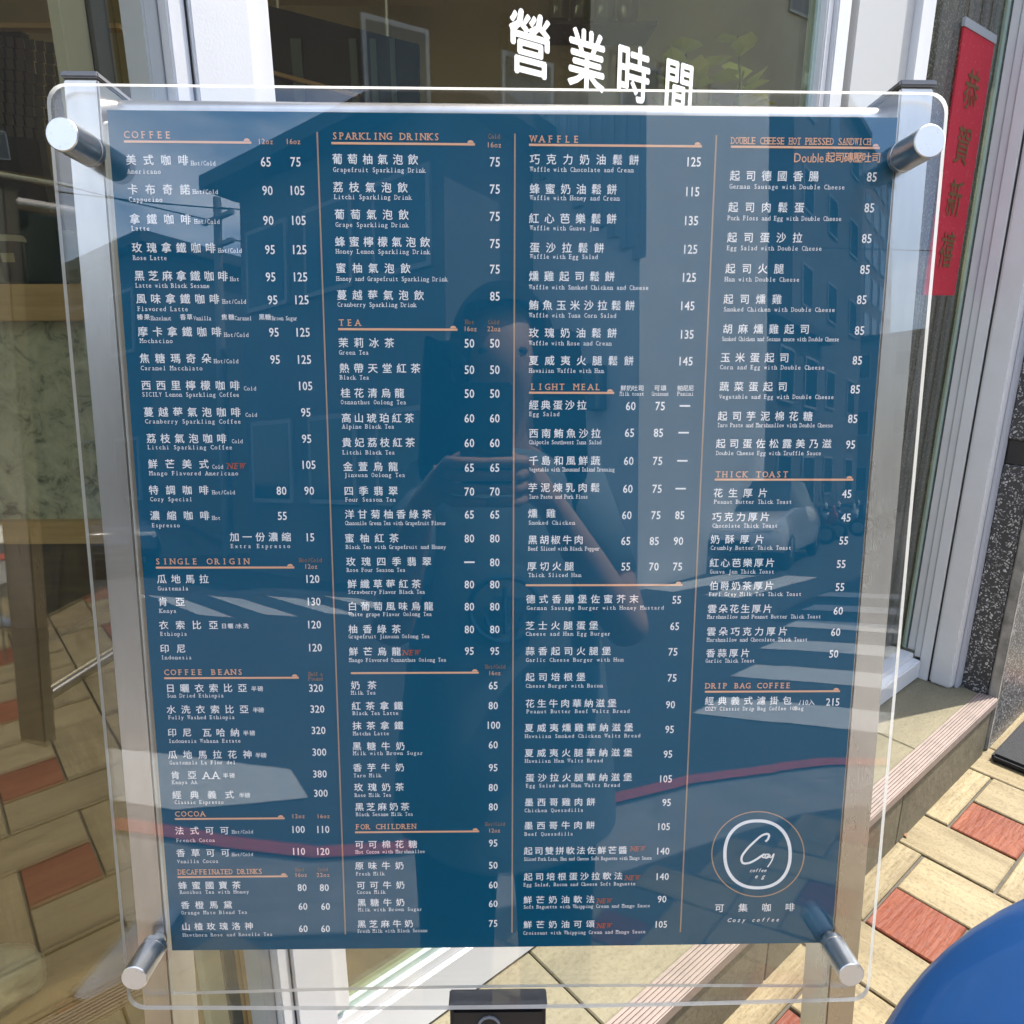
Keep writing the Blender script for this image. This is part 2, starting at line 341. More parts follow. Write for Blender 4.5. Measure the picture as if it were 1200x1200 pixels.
# ------------------------------------------------------------------ ground, road, pavement
def world_child(o, parent):
    o.parent = parent
    o.matrix_parent_inverse = Matrix.LocRotScale(parent.location, parent.rotation_euler, None).inverted(); return o
def part(mb, name, m, parent, **kw):           # geometry given in world coordinates, hung on a thing
    return world_child(mb.build(name, m, None, **kw), parent)
road = MB().add([(-300, -300, -.12), (300, -300, -.12), (300, 300, -.12), (-300, 300, -.12)], [(0, 1, 2, 3)]).build('road', ASPHALT, kind='structure')
EDGE = [(-14, 1.3), (-6, .75), (-3.2, .48), (-2.2, .25), (-1.6, -.02), (-1.15, -.30), (-.83, -.66), (-.6, -1.08), (-.40, -1.5), (-.16, -1.95), (.15, -2.3), (.7, -2.62), (1.6, -2.85), (4, -2.95), (12, -3.0)]
def offset(poly, d):
    out = []
    for i, p in enumerate(poly):
        a = poly[max(i - 1, 0)]; b = poly[min(i + 1, len(poly) - 1)]; dx, dy = b[0] - a[0], b[1] - a[1]; q = math.hypot(dx, dy)
        out.append((p[0] + dy / q * d, p[1] - dx / q * d))
    return out
def strip(name, a, b, z, m, **kw):
    n = len(a); return MB().add([(x, y, z) for x, y in a] + [(x, y, z) for x, y in b], [(i, i + 1, n + i + 1, n + i) for i in range(n - 1)]).build(name, m, **kw)
pave_poly = EDGE + [(12, .9), (-14, 2.0)]
pavement = MB().prism(pave_poly, -.13, -.008).build('pavement', GROUT, kind='structure')
def sweep(a, b, z0, z1):
    n = len(a); mb = MB(); vs = [(x, y, z0) for x, y in a] + [(x, y, z1) for x, y in a] + [(x, y, z0) for x, y in b] + [(x, y, z1) for x, y in b]
    fs = []
    for i in range(n - 1): fs += [(i, i + 1, n + i + 1, n + i), (2 * n + i, 3 * n + i, 3 * n + i + 1, 2 * n + i + 1), (n + i, n + i + 1, 3 * n + i + 1, 3 * n + i)]
    return mb.add(vs, fs)
K0, K1 = offset(EDGE, -.015), offset(EDGE, .13)
sweep(K0, K1, -.125, .002).build('kerb', CONCRETE, kind='structure', smooth=True)
strip('gutter', offset(EDGE, .13), offset(EDGE, .62), -.112, CONCRETE, kind='structure')
strip('red_line', offset(EDGE, .66), offset(EDGE, .75), -.113, PAINT_RED, kind='structure')
def in_pave(x, y):
    d = 1e9
    for (x0, y0), (x1, y1) in zip(EDGE, EDGE[1:]):
        t = max(0, min(1, ((x - x0) * (x1 - x0) + (y - y0) * (y1 - y0)) / ((x1 - x0) ** 2 + (y1 - y0) ** 2)))
        qx, qy = x0 + t * (x1 - x0), y0 + t * (y1 - y0); dd = math.hypot(x - qx, y - qy)
        if dd < d: d = dd; sgn = (x1 - x0) * (y - y0) - (y1 - y0) * (x - x0)
    return d if sgn > 0 else -d
# pinwheel paving: one terracotta square and four beige double tiles in each 3 x 3 block
U = .1545; JT = .0062
def tile_mesh(nx, ny, name, m):
    a, b = nx * U / 2 - JT / 2, ny * U / 2 - JT / 2
    mb = MB().box(-a, a, -b, b, -.014, 0)
    me = mb.mesh(name, m); bm = bmesh.new(); bm.from_mesh(me); bmesh.ops.recalc_face_normals(bm, faces=bm.faces)
    ed = [e for e in bm.edges if all(abs(v.co.z) < 1e-6 for v in e.verts)]
    bmesh.ops.bevel(bm, geom=ed, offset=.0025, segments=1, affect='EDGES'); bm.to_mesh(me); bm.free(); return me
T1 = tile_mesh(1, 1, 'paver', TERRA_TILE); T2 = tile_mesh(2, 1, 'paver', BEIGE_TILE)
A0, B0 = 1.408, .338
BLOCK = [(0, 1, 0, 1), (0, 2, 1, 2), (2, 3, 0, 2), (1, 2, -1, 1), (2, 4, -1, 0)]
cand = []
for I in range(-12, 8):
    for J in range(-8, 2):
        for k, (a0, a1, b0, b1) in enumerate(BLOCK):
            cx = A0 + (3 * I + (a0 + a1) / 2) * U; cy = B0 + (3 * J + (b0 + b1) / 2) * U
            if in_pave(cx, cy) < .13 or cy > .66 or cx > 3.1: continue
            cand.append((math.hypot(cx - .4, (cy + .1) * 1.1), cx, cy, k))
cand.sort()
far = MB(); farT = MB()
for n_, (d_, cx, cy, k) in enumerate(cand):
    if n_ < 290:
        o = bpy.data.objects.new('paver', T1 if k == 0 else T2); COL.objects.link(o)
        o.location = (cx, cy, random.uniform(-.0018, .0010)); o.rotation_euler = (random.uniform(-.006, .006), random.uniform(-.006, .006), (math.pi / 2 if k in (2, 3) else 0))
        o.parent = pavement
    else:
        mb = farT if k == 0 else far; hx, hy = (U / 2, U / 2) if k == 0 else ((U / 2, U) if k in (2, 3) else (U, U / 2))
        mb.box(cx - hx + JT / 2, cx + hx - JT / 2, cy - hy + JT / 2, cy + hy - JT / 2, -.014, 0)
for mb, m in ((far, BEIGE_TILE), (farT, TERRA_TILE)):
    if mb.v: mb.build('far_pavers', m, pavement, kind='stuff')
# zebra crossings (seen mirrored in the board)
def stripe(pts):
    MB().add([(x, y, -.114) for x, y in pts], [tuple(range(len(pts)))]).build('crosswalk_stripe', PAINT_WHITE, road)
for k in range(6):                                    # crossing over the side street
    y = -3.3 - k * .93 * (1 + .02 * k); dx = -.13 * k
    stripe([(-1.15 + dx, y + .02), (3.2, y - .6), (3.2, y - 1.02), (-1.12 + dx, y - .40)])
for k in range(6):                                    # crossing over the main street
    y = -3.22 - k * .52; stripe([(-8.6 + .5 * k, y - .30), (-6.75 + .42 * k, y + .02), (-6.4 + .42 * k, y - .16), (-8.1 + .5 * k, y - .46)])
for k in range(3): stripe([(-3.1 - .95 * k, -8.0 - .2 * k), (-2.6 - .95 * k, -7.9 - .2 * k), (-2.3 - .9 * k, -10.3), (-2.8 - .9 * k, -10.4)])
stripe([(-2.35, -1.26), (-2.02, -1.12), (-2.3, -.66), (-4.6, .3), (-5.0, .1)])

# ------------------------------------------------------------------ entrance step
S = .18; YN = .55; XS = 2.298
step = MB().box(-4.0, 2.30, YN + .006, .72, -.02, S - .008).build('entrance_step', GROUT, kind='structure')
def slab(x0, x1, y0, y1, z0, z1, name, m, parent, bev=.0025):
    o = MB().box((x0 - x1) / 2, (x1 - x0) / 2, (y0 - y1) / 2, (y1 - y0) / 2, (z0 - z1) / 2, (z1 - z0) / 2).build(name, m, parent, bevel=bev, seg=1)
    o.location = ((x0 + x1) / 2, (y0 + y1) / 2, (z0 + z1) / 2); return o
x = 1.858
edges_ = [x + .585 * k for k in range(-10, 1)]
for x0 in edges_:
    x1 = min(x0 + .585, XS); slab(x0 + .0015, x1 - .0015, YN + .046, .80, S - .03, S, 'step_tile', STEP_TILE, step)
for k in range(-8, 3):
    x0 = 1.11 + .585 * k; x1 = min(x0 + .585, XS)
    if x1 - x0 > .02: slab(x0 + .001, x1 - .001, YN, YN + .02, -.012, S - .022, 'riser_tile', RISER_TILE, step)
nb = MB().box(-4, XS, YN - .006, YN + .046, S - .022, S - .001)
for k in range(7):
    y0 = YN - .004 + k * .0071; nb.box(-4, XS, y0, y0 + .0042, S - .0012, S + .0022)
nb.build('nosing', NOSING, step)

# ------------------------------------------------------------------ shop front
cafe = empty('cafe_building', (1, .9, 0), label='cafe shop building with white framed glass front and black terrazzo pillar', cat='building')
ZT = 2.75
def frame(name, x0, x1, y0, y1, z0, z1, m=None, parent=None, bev=.002):
    return part(MB().box(x0, x1, y0, y1, z0, z1), name, m or WHITE_FRAME, parent or cafe, bevel=bev, seg=2)
# left jamb (two-step profile) and its deep return
frame('door_jamb', .2585, .313, .75, .86, S, ZT)
frame('door_jamb', .240, .256, .7535, .858, S, ZT)
part(MB().box(.2555, .259, .757, .80, S, ZT), 'frame_seam', GASKET, cafe)
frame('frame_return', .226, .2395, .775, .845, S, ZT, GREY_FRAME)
# left window: stile, glass, then the darker inner stiles seen through it
frame('window_stile', .2065, .2255, .885, .93, S, ZT, GASKET)
frame('window_stile', .183, .206, .882, .93, S, ZT, WHITE_FRAME)
lw = empty('side_window', (-1.2, .865, S), label='large tinted window beside the door reflecting the paving', cat='window')
part(MB().box(-3.0, .2255, .862, .870, S + .1, ZT), 'glass_pane', [GLASS], lw)
part(MB().box(-3.0, .225, .84, .861, S, S + .1), 'window_rail', WHITE_FRAME, lw, bevel=.003)
# glass door leaf with lettering
door = empty('glass_door', (.84, .80, S), label='white framed glass door with large white lettering', cat='door')
part(MB().box(.3145, 1.405, .774, .815, S + .004, S + .10), 'bottom_rail', WHITE_FRAME, door, bevel=.003)
part(MB().box(.3145, 1.405, .780, .812, S + .10, S + .122), 'glazing_bead', WHITE_FRAME, door, bevel=.002)
part(MB().box(.3145, 1.405, .787, .809, S + .122, S + .135), 'glazing_gasket', GLASS_EDGE, door)
part(MB().box(.3145, .345, .778, .812, S + .136, ZT - .1), 'stile', WHITE_FRAME, door, bevel=.003)
part(MB().box(1.372, 1.392, .776, .815, S + .136, ZT - .1), 'stile', WHITE_FRAME, door, bevel=.003)
part(MB().box(1.394, 1.440, .768, .815, S + .10, ZT - .1), 'stile', WHITE_FRAME, door, bevel=.003)
part(MB().box(1.362, 1.3715, .790, .806, S + .136, ZT - .1), 'glazing_gasket', GLASS_EDGE, door)
part(MB().box(.3145, 1.44, .775, .815, ZT - .1, ZT - .004), 'top_rail', WHITE_FRAME, door, bevel=.003)
part(MB().box(.346, 1.361, .794, .802, S + .137, ZT - .102), 'glass_pane', GLASS, door)
# black gap, grey cover panel, white strip, side light
frame('door_gap', 1.441, 1.470, .80, .84, S, ZT, GASKET)
frame('cover_panel', 1.471, 1.693, .772, .86, S, ZT, mat('grey_panel', (.44, .44, .42), .5))
frame('white_strip', 1.694, 1.755, .757, .86, S, ZT)
sl_ = empty('side_light', (1.97, .80, S), label='narrow tinted side window between white strip and right jamb', cat='window')
part(MB().box(1.758, 2.262, .806, .814, S + .075, ZT), 'glass_pane', GLASS, sl_)
part(MB().box(1.757, 2.248, .745, .83, S + .003, S + .062), 'bottom_rail', WHITE_FRAME, sl_, bevel=.004)
part(MB().box(1.757, 2.246, .768, .828, S + .062, S + .078), 'glazing_bead', WHITE_FRAME, sl_, bevel=.002)
part(MB().box(2.263, 2.275, .800, .812, S + .079, ZT), 'glazing_gasket', GLASS_EDGE, sl_)
frame('door_jamb', 2.262, 2.300, .772, .7945, S + .079, ZT)
frame('door_jamb', 2.256, 2.300, .751, .771, S + .064, ZT)
frame('door_jamb', 2.250, 2.300, .722, .7505, S, ZT)
part(MB().box(2.256, 2.30, .7175, .7225, S, ZT), 'frame_seam', GASKET, cafe)
frame('door_jamb', 2.250, 2.305, .655, .717, S, ZT, bev=.006)
frame('sealant_line', 2.2735, 2.31, .645, .6545, S, ZT, mat('sealant', (.40, .41, .44), .7))
# terrazzo pillar: reveal panels facing the door, dark band between, front panels
def panel(x0, x1, y0, y1, z0, z1, m=GRANITE): return frame('terrazzo_panel', x0, x1, y0, y1, z0, z1, m, cafe, .003)
XR = 2.302
panel(XR, XR + .03, YN + .026, .6445, S - .02, .862); panel(XR, XR + .03, YN + .026, .6445, .932, ZT)
frame('dark_band', XR + .008, XR + .04, YN + .03, .643, .864, .930, GRANITE_PLAIN)
frame('corner_trim', XR + .004, XR + .0225, YN - .002, YN + .0245, 0, ZT, STONE_TRIM, bev=.004)
panel(XR + .024, 4.2, YN, YN + .0255, -.01, .862); panel(XR + .024, 4.2, YN, YN + .0255, .932, ZT)
frame('dark_band', XR + .026, 4.2, YN + .005, YN + .0255, .863, .931, GRANITE_PLAIN)
frame('pillar_core', XR + .041, 4.2, YN + .026, .795, 0, ZT, STONE_TRIM)
# upper facade, interior shell
PLASTER = mat('facade_plaster', (.36, .34, .30), .8, noise=(3, (.28, .27, .24), .3, .8))
frame('upper_wall', -3.0, 4.2, .80, 1.0, ZT + .002, 5.4, PLASTER)
frame('upper_wall', -3.6, -3.0, .62, 1.0, -.01, 5.4, PLASTER)
frame('interior_wall', -3.0, 4.2, 4.6, 4.8, 0, 3.2, OLIVE_WALL)
frame('added_daylight_pane', 4.2, 4.22, 1.0, 4.6, .5, 3.0, GLASS)          # glass ends added on both short sides to let daylight into the shop
frame('added_daylight_pane', -3.02, -3.0, 1.05, 4.6, .5, 3.0, GLASS)
frame('interior_ceiling', -3.0, 4.2, 1.0, 4.6, 3.0, 3.2, OLIVE_WALL)
IFLOOR = mat('interior_floor', (.16, .12, .075), .35, noise=(6, (.11, .08, .05), .4, .7), stretch=(.4, 3, 1))
frame('interior_floor', -3.0, 2.50, .90, 4.6, S - .1, S - .003, IFLOOR)

# interior of the shop, seen dimly through the tinted glass; many pieces stand parallel to the menu board
NH = Vector((.6284, .7780, 0)); UH = Vector((.7780, -.6284, 0))
def deep(x, y, D):                                     # pixel -> point on the upright plane D metres ahead of the camera
    r = ray(x, y); return CAM + r * (D / (r[0] * NH.x + r[1] * NH.y))
def hbox(mb, px0, px1, py0, py1, D, thick):            # upright box whose front is that plane
    p = deep(px0, py0, D); q = deep(px1, py1, D)
    s0 = p[0] * UH.x + p[1] * UH.y; s1 = q[0] * UH.x + q[1] * UH.y
    vs = []
    for z in (q[2], p[2]):
        for s_, d_ in ((s0, D), (s1, D), (s1, D + thick), (s0, D + thick)):
            v = UH * s_ + NH * d_; vs.append((v.x, v.y, z))
    return mb.add(vs, [(0, 3, 2, 1), (4, 5, 6, 7), (0, 1, 5, 4), (1, 2, 6, 5), (2, 3, 7, 6), (3, 0, 4, 7)])
counter = empty('serving_counter', tuple(deep(20, 740, 2.1) * np.array([1, 1, 0]) + np.array([0, 0, S])), label='counter with grey marble front and light wood edges behind the side window', cat='counter')
part(hbox(MB(), -160, 175, 333, 376, 2.06, .5), 'counter_top', WOOD_LIGHT, counter, bevel=.003)
part(hbox(MB(), -155, 165, 377, 612, 2.12, .04), 'marble_panel', MARBLE, counter)
part(hbox(MB(), -158, 168, 613, 637, 2.09, .07), 'wood_ledge', WOOD_LIGHT, counter, bevel=.002)
part(hbox(MB(), -150, 160, 638, 735, 2.13, .05), 'kick_panel', WOOD_DARK, counter)
bar = part(MB().tube([deep(-60, 193, 2.0), deep(95, 220, 2.0)], .010), 'hanging_rail', CHROME, cafe)
wallD = 3.0
mbw = hbox(MB(), -400, 60, 30, 560, wallD, .05); 
bt = empty('tiled_back_wall', tuple(deep(20, 300, wallD) * np.array([1, 1, 0])), label='dark brown tiled wall deep inside the shop', cat='wall')
part(hbox(MB(), -330, 140, 34, 740, wallD + .008, .05), 'wall_core', DARK_WALL, bt)
for r_ in range(9):
    for c_ in range(13):
        x0 = -40 + c_ * 11.5; y0 = 36 + r_ * 13 + (c_ * 1.6); part(hbox(MB(), x0 + .4, x0 + 11.1, y0 + .4, y0 + 12.6, wallD, .007), 'wall_tile', BROWN_WALL, bt)
part(hbox(MB(), -300, 140, 25, 33, wallD - .03, .05), 'picture_rail', WOOD_LIGHT, bt)
# paper cups and bags on the counter
def cup(px, py, D, hgt, label):
    b = deep(px, py, D); e = empty('paper_cup', tuple(b), label=label, cat='cup')
    MB().lathe([(.029, 0), (.030, .004), (.040, hgt)], 20).build('cup_body', BLACK, e, smooth=True)
    MB().lathe([(.0425, hgt - .002), (.0425, hgt + .006), (.038, hgt + .014), (.036, hgt + .016)], 20).build('lid', mat('cup_lid', (.5, .5, .46), .4), e, smooth=True)
    l_ = MB().lathe([(.0362, hgt * .48), (.0384, hgt * .70)], 20); l_.f = l_.f[:-2]; l_.m = l_.m[:-2]; l_.f = l_.f[12:15]; l_.m = l_.m[12:15]
    l_.build('emblem', mat('cup_emblem', (.45, .42, .32), .5), e)
cup(20, 331, 2.3, .115, 'black paper coffee cup with pale lid on the counter')
def bag(px, py, D, wd, hg, label, cat, m):
    b = deep(px, py, D); e = MB()
    e.box(-wd / 2, wd / 2, -.05, .05, 0, hg); e.add([(-wd / 2, 0, hg), (wd / 2, 0, hg), (wd * .4, 0, hg + .05), (-wd * .4, 0, hg + .05)], [(0, 1, 2, 3)])
    o = e.build('paper_bag', m, None, bevel=.006); o.location = tuple(b); o.rotation_euler = (0, 0, -.68); tag(o, label, cat)
bag(66, 331, 2.5, .12, .16, 'dark coffee bag standing beside the paper cup', 'bag', BLACK)
bag(-22, 331, 2.5, .14, .14, 'black bean bag behind the paper cup', 'bag', mat('bag_black', (.03, .025, .02), .5))
# behind the glass door: added olive backdrop, dark board, jars, plant
part(hbox(MB(), 330, 960, -200, 700, 2.9, .05), 'olive_backdrop', OLIVE_WALL, cafe)  # added; its olive colour stands in for the facade reflected in the glass
db = empty('dark_display_board', tuple(deep(390, 100, 2.3)), label='black panelled board hanging inside behind the door', cat='board')
pa = [deep(297, 2, 2.3), deep(491, 52, 2.3), deep(491, 240, 2.3), deep(297, 240, 2.3)]
q_ = np.array([NH.x, NH.y, 0]) * .03
part(MB().add([tuple(p) for p in pa] + [tuple(p + q_) for p in pa], [(3, 2, 1, 0), (4, 5, 6, 7), (0, 1, 5, 4), (1, 2, 6, 5), (2, 3, 7, 6), (3, 0, 4, 7)]), 'board_panel', BLACK, db)
for x_ in (352, 417, 440, 462):
    part(hbox(MB(), x_, x_ + 2.2, 45, 235, 2.29, .008), 'board_divider', mat('divider_%d' % x_, (.09, .12, .12), .4), db)
part(MB().tube([deep(300, 80, 2.28), deep(420, 112, 2.28)], .006), 'board_rail', WOOD_LIGHT, db)
for x_ in (330, 455):
    p_ = deep(x_, 60, 2.31); part(MB().tube([tuple(p_), (p_[0], p_[1], 3.0)], .005, 8), 'hanging_rod', STEEL, db)
cl = part(hbox(MB(), 297, 520, -160, 0, 2.6, .05), 'interior_wall', mat('cream_wall', (.55, .46, .30), .8), cafe)
shelf = part(hbox(MB(), 640, 770, 24, 29, 2.7, .205), 'jar_shelf', WOOD_DARK, cafe)
JAR = clear('jar_glass', (.8, .8, .74), .10)
for k, x_ in enumerate((655, 680, 708, 735)):
    b = deep(x_, 24, 2.78)
    j = MB().lathe([(.03, 0), (.034, .01), (.034, .10), (.028, .115)], 18).build('glass_jar', JAR, None, smooth=True)
    j.location = tuple(b); tag(j, 'clear glass jar on the shelf behind the door', 'jar', 'glass jars on the shelf')
LEAF = mat('plant_leaf', (.30, .36, .05), .45, noise=(4, (.42, .46, .10), .3, .8), rand=.2)
plant = empty('potted_plant', tuple(deep(838, 330, 1.42)), label='leafy green plant standing behind the door glass', cat='plant')
pot_c = deep(838, 330, 1.42)
part(MB().lathe([(.05, -.30), (.07, -.12), (.075, -.10), (.06, -.10)], 20, pot_c), 'pot', mat('pot_clay', (.25, .22, .18), .6), plant, smooth=True)
pstand = empty('plant_stand', (float(pot_c[0]), float(pot_c[1]), S), label='slim dark wooden plant stand inside behind the door', cat='plant stand')
pz = pot_c[2] - .30
part(MB().lathe([(.085, pz - .02), (.09, pz - .018), (.09, pz - .002), (.085, pz)], 24, (pot_c[0], pot_c[1], 0)), 'stand_top', WOOD_DARK, pstand)
for a_ in (30, 150, 270):
    ca, sa = math.cos(math.radians(a_)), math.sin(math.radians(a_))
    part(MB().tube([(pot_c[0] + .06 * ca, pot_c[1] + .06 * sa, pz - .018), (pot_c[0] + .12 * ca, pot_c[1] + .12 * sa, S - .003)], .011, 10), 'leg', WOOD_DARK, pstand)
rs = random.Random(3)
for k in range(9):
    top = deep(rs.uniform(792, 880), rs.uniform(42, 115), rs.uniform(1.36, 1.46)); c0 = pot_c + np.array([0, 0, -.1])
    mid = (top + c0) / 2 + np.array([rs.uniform(-.03, .03), rs.uniform(-.03, .03), .05])
    part(MB().tube([c0, mid, top], [.004, .003, .002], 6), 'stem', mat('stem_%d' % k, (.10, .11, .03), .6), plant)
    for q in range(8):
        t_ = .45 + .55 * q / 7; base = c0 * (1 - t_) ** 2 + 2 * mid * t_ * (1 - t_) + top * t_ ** 2
        an = rs.uniform(0, 6.28); el = rs.uniform(-.2, .8); d_ = np.array([math.cos(an) * math.cos(el), math.sin(an) * math.cos(el), math.sin(el)])
        sd = np.cross(d_, [0, 0, 1]); sd /= np.linalg.norm(sd) + 1e-6; L_ = rs.uniform(.05, .075); wd = L_ * .36; up = np.cross(sd, d_) * .006
        vs = [base, base + d_ * L_ * .35 + sd * wd + up, base + d_ * L_ * .75 + sd * wd * .8, base + d_ * L_, base + d_ * L_ * .75 - sd * wd * .8, base + d_ * L_ * .35 - sd * wd + up, base + d_ * L_ * .5 - up]
        part(MB().add(vs, [(0, 1, 6), (1, 2, 6), (2, 3, 6), (3, 4, 6), (4, 5, 6), (5, 0, 6)]), 'leaf', LEAF, plant)
# inner pillar with the New Year banner, white table by the side light
pil = empty('inner_pillar', (2.45, 1.0, S), label='black terrazzo pillar standing inside the shop close behind the side window', cat='pillar')
part(MB().box(2.10, 2.8, .90, 1.12, S, 3.0), 'pillar_cladding', GRANITE, pil)
BY = .8015
bq = [on(1125, 28, 1, BY), on(1167, 52, 1, BY), on(1117, 345, 1, BY), on(1088, 347, 1, BY)]
bx0 = (bq[0][0] + bq[3][0]) / 2; bx1 = (bq[1][0] + bq[2][0]) / 2; bz1 = (bq[0][2] + bq[1][2]) / 2; bz0 = (bq[2][2] + bq[3][2]) / 2
banner = MB().box(bx0, bx1, BY, BY + .004, bz0, bz1).build('paper_banner', RED_PAPER); tag(banner, 'red New Year paper banner with gold calligraphy stuck on the side window', 'banner')
MB().box(bx0 - .004, bx1 + .004, BY - .002, BY + .005, bz1, bz1 + .018).build('banner_tape', mat('grey_tape', (.30, .32, .34), .5), banner)
pb = Print(lambda u, v, d=0: (bx0 + u, BY - .0012 - d, bz1 - v))
bw = bx1 - bx0; bh = bz1 - bz0
for k, ch in enumerate('恭賀新禧'):
    pb.text('character#%d' % k, GOLD_INK, ch, bw * .26, bw * .74, bh * (.20 + .205 * k), .092, .008, True, .12)
tb = empty('white_side_table', (1.95, 1.0, S), label='small white table just inside the side window', cat='table')
tz = on(1062, 618, 1, .93)
part(MB().box(tz[0] - .25, tz[0] + .05, .90, 1.2, tz[2] - .02, tz[2]), 'table_top', WHITE_FRAME, tb, bevel=.004)
part(MB().tube([(tz[0] - .1, 1.05, S), (tz[0] - .1, 1.05, tz[2] - .02)], .02), 'leg', STEEL, tb)
part(MB().lathe([(.14, 0), (.14, .012), (.03, .02)], 24, (tz[0] - .1, 1.05, S)), 'base', STEEL, tb)
# crumpled plastic bag on the floor behind the side window, dry leaf on the paving
bgp = on(8, 1165, 2, S); rb = random.Random(5)
bm = bmesh.new(); bmesh.ops.create_icosphere(bm, subdivisions=4, radius=.05)
for v in bm.verts:
    k_ = 1 + .16 * math.sin(90 * v.co.x + 40 * v.co.z) * math.cos(70 * v.co.y - 50 * v.co.z) + rb.uniform(-.04, .04); v.co = Vector((v.co.x * 1.3 * k_, v.co.y * k_, max(v.co.z, -.035) * k_ * .9))
me = bpy.data.meshes.new('plastic_bag'); bm.to_mesh(me); bm.free(); me.materials.append(mat('bag_film', (.26, .26, .235), .3)); me.polygons.foreach_set('use_smooth', [True] * len(me.polygons))
bo = bpy.data.objects.new('plastic_bag', me); COL.objects.link(bo); bo.location = (bgp[0], bgp[1], S + .034); tag(bo, 'crumpled pale plastic bag on the floor inside the side window', 'bag')
lp = on(1059, 976, 2, .004); lf = MB().add([(-.016, 0, .002), (-.006, .007, .006), (.010, .005, .004), (.018, -.001, .001), (.008, -.006, .005), (-.007, -.006, .003)], [(0, 1, 5), (1, 2, 4, 5), (2, 3, 4)])
lo = lf.build('dry_leaf', mat('dry_leaf', (.16, .075, .03), .8)); lo.location = (lp[0], lp[1], .001); lo.rotation_euler = (0, 0, .9); tag(lo, 'small dry brown leaf on the paving at the step', 'leaf')
# lettering on the glass door: opening hours
dp = Print(lambda u, v, d=0: (u, .7925 - d, v * -1))
for k, ch in enumerate('營業時間'):
    a = on((621, 688, 743, 796)[k], (53, 70, 88, 99)[k], 1, .7925)
    dp.text('lettering#%d' % k, INK_WHITE, ch, a[0] - .0353, a[0] + .0353, -1.608, .075, .020)

# ------------------------------------------------------------------ menu stand
P_TL = np.array([0.13247928, 0.55328515, 1.41444039])
BU = np.array([0.7774156, -0.62895258, -0.00660593]); BU /= np.linalg.norm(BU)
BV = np.array([-0.08654862, -0.09062762, -0.99211691]); BV -= BU * (BU @ BV); BV /= np.linalg.norm(BV)
BN = np.cross(BU, BV)                                   # away from the viewer
PW, PH = .500, .5885
def W3(u, v, d=0): return P_TL + BU * u + BV * v - BN * d          # d metres towards the viewer
def uv(x, y, d=0):                                     # photograph pixel -> board coordinates
    r = ray(x, y); q = P_TL - BN * d; t = ((q - CAM) @ BN) / (r @ BN); p = CAM + r * t - q
    return p @ BU, p @ BV
def bbox(mb, u0, u1, v0, v1, d0, d1, mi=0):
    vs = [W3(u, v, d) for d in (d0, d1) for u, v in ((u0, v0), (u1, v0), (u1, v1), (u0, v1))]
    return mb.add(vs, [(0, 3, 2, 1), (4, 5, 6, 7), (0, 1, 5, 4), (1, 2, 6, 5), (2, 3, 7, 6), (3, 0, 4, 7)], mi)
def bow(u, v): return .0032 * math.sin(math.pi * min(max((u + .03) / .56, 0), 1)) * (max(v, 0) / .6) ** 2
def sheet(u0, u1, v0, v1, d, th, rad, bend, parent, name):
    """rounded acrylic sheet; bend bows its lower half"""
    out = []
    for cu, cv, a0 in ((u1 - rad, v0 + rad, -90), (u1 - rad, v1 - rad, 0), (u0 + rad, v1 - rad, 90), (u0 + rad, v0 + rad, 180)):
        for k in range(6):
            a = math.radians(a0 + 18 * k); out.append((cu + rad * math.cos(a), cv + rad * math.sin(a)))
        # extra points along the straight run so that the sheet can bow
        if a0 == 0: out += [(u1 - rad - (u1 - u0 - 2 * rad) * k / 24, v1) for k in range(1, 24)]
        if a0 == 180: out += [(u0 + rad + (u1 - u0 - 2 * rad) * k / 24, v0) for k in range(1, 24)]
    bm = bmesh.new(); vs = [bm.verts.new((p[0], p[1], 0)) for p in out]; f = bm.faces.new(vs)
    bmesh.ops.triangulate(bm, faces=[f]); 
    for _ in range(2): bmesh.ops.subdivide_edges(bm, edges=[e for e in bm.edges if e.calc_length() > .06], cuts=1, use_grid_fill=False)
    bmesh.ops.triangulate(bm, faces=bm.faces[:])
    fr = [v.co.copy() for v in bm.verts]; tri = [[v.index for v in fa.verts] for fa in (bm.verts.index_update(), bm.faces)[1]]
    bd = [(e.verts[0].index, e.verts[1].index) for e in bm.edges if e.is_boundary]; bm.free()
    n = len(fr); mb = MB()
    vv = [W3(p.x, p.y, d + th + bend * bow(p.x, p.y)) for p in fr] + [W3(p.x, p.y, d + bend * bow(p.x, p.y)) for p in fr]
    mb.add(vv, [tuple(t) for t in tri] + [tuple(i + n for i in reversed(t)) for t in tri], 0)
    mb.add(vv, [(a, b, b + n, a + n) for a, b in bd], 1)
    o = mb.build(name, [ACRYL, ACRYL_EDGE], None, smooth=True); return world_child(o, parent)
stand = empty('menu_stand', (.27, .25, 0), label='steel floor stand holding clear acrylic panels with the menu', cat='menu stand')
zf = .765                                              # the posts end just below the lower tube; a central pole carries them
POST = [(-.0262, -.0046), (.5008, .5226)]
for k, (u0, u1) in enumerate(POST):
    post = part(bbox(MB(), u0, u1, -.0185, zf, -.046, -.0022), 'post', STEEL, stand, bevel=.0012)
    cp = bbox(MB(), u0 - .001, u1 + .001, -.0225, -.0186, -.048, -.0005).build('post_cap', CAP_PLASTIC, None, bevel=.001)
    cp.parent = post
part(MB().tube([W3(-.0046, -.0052, -.024), W3(.5008, -.0052, -.024)], .0085, 20), 'cross_tube', STEEL, stand, smooth=True)
part(MB().tube([W3(-.0046, .70, -.024), W3(.5008, .70, -.024)], .0085, 20), 'cross_tube', STEEL, stand, smooth=True)
front = sheet(-.0327, .5282, -.0125, .6325, .0022, .0038, .012, 1.0, stand, 'front_panel')
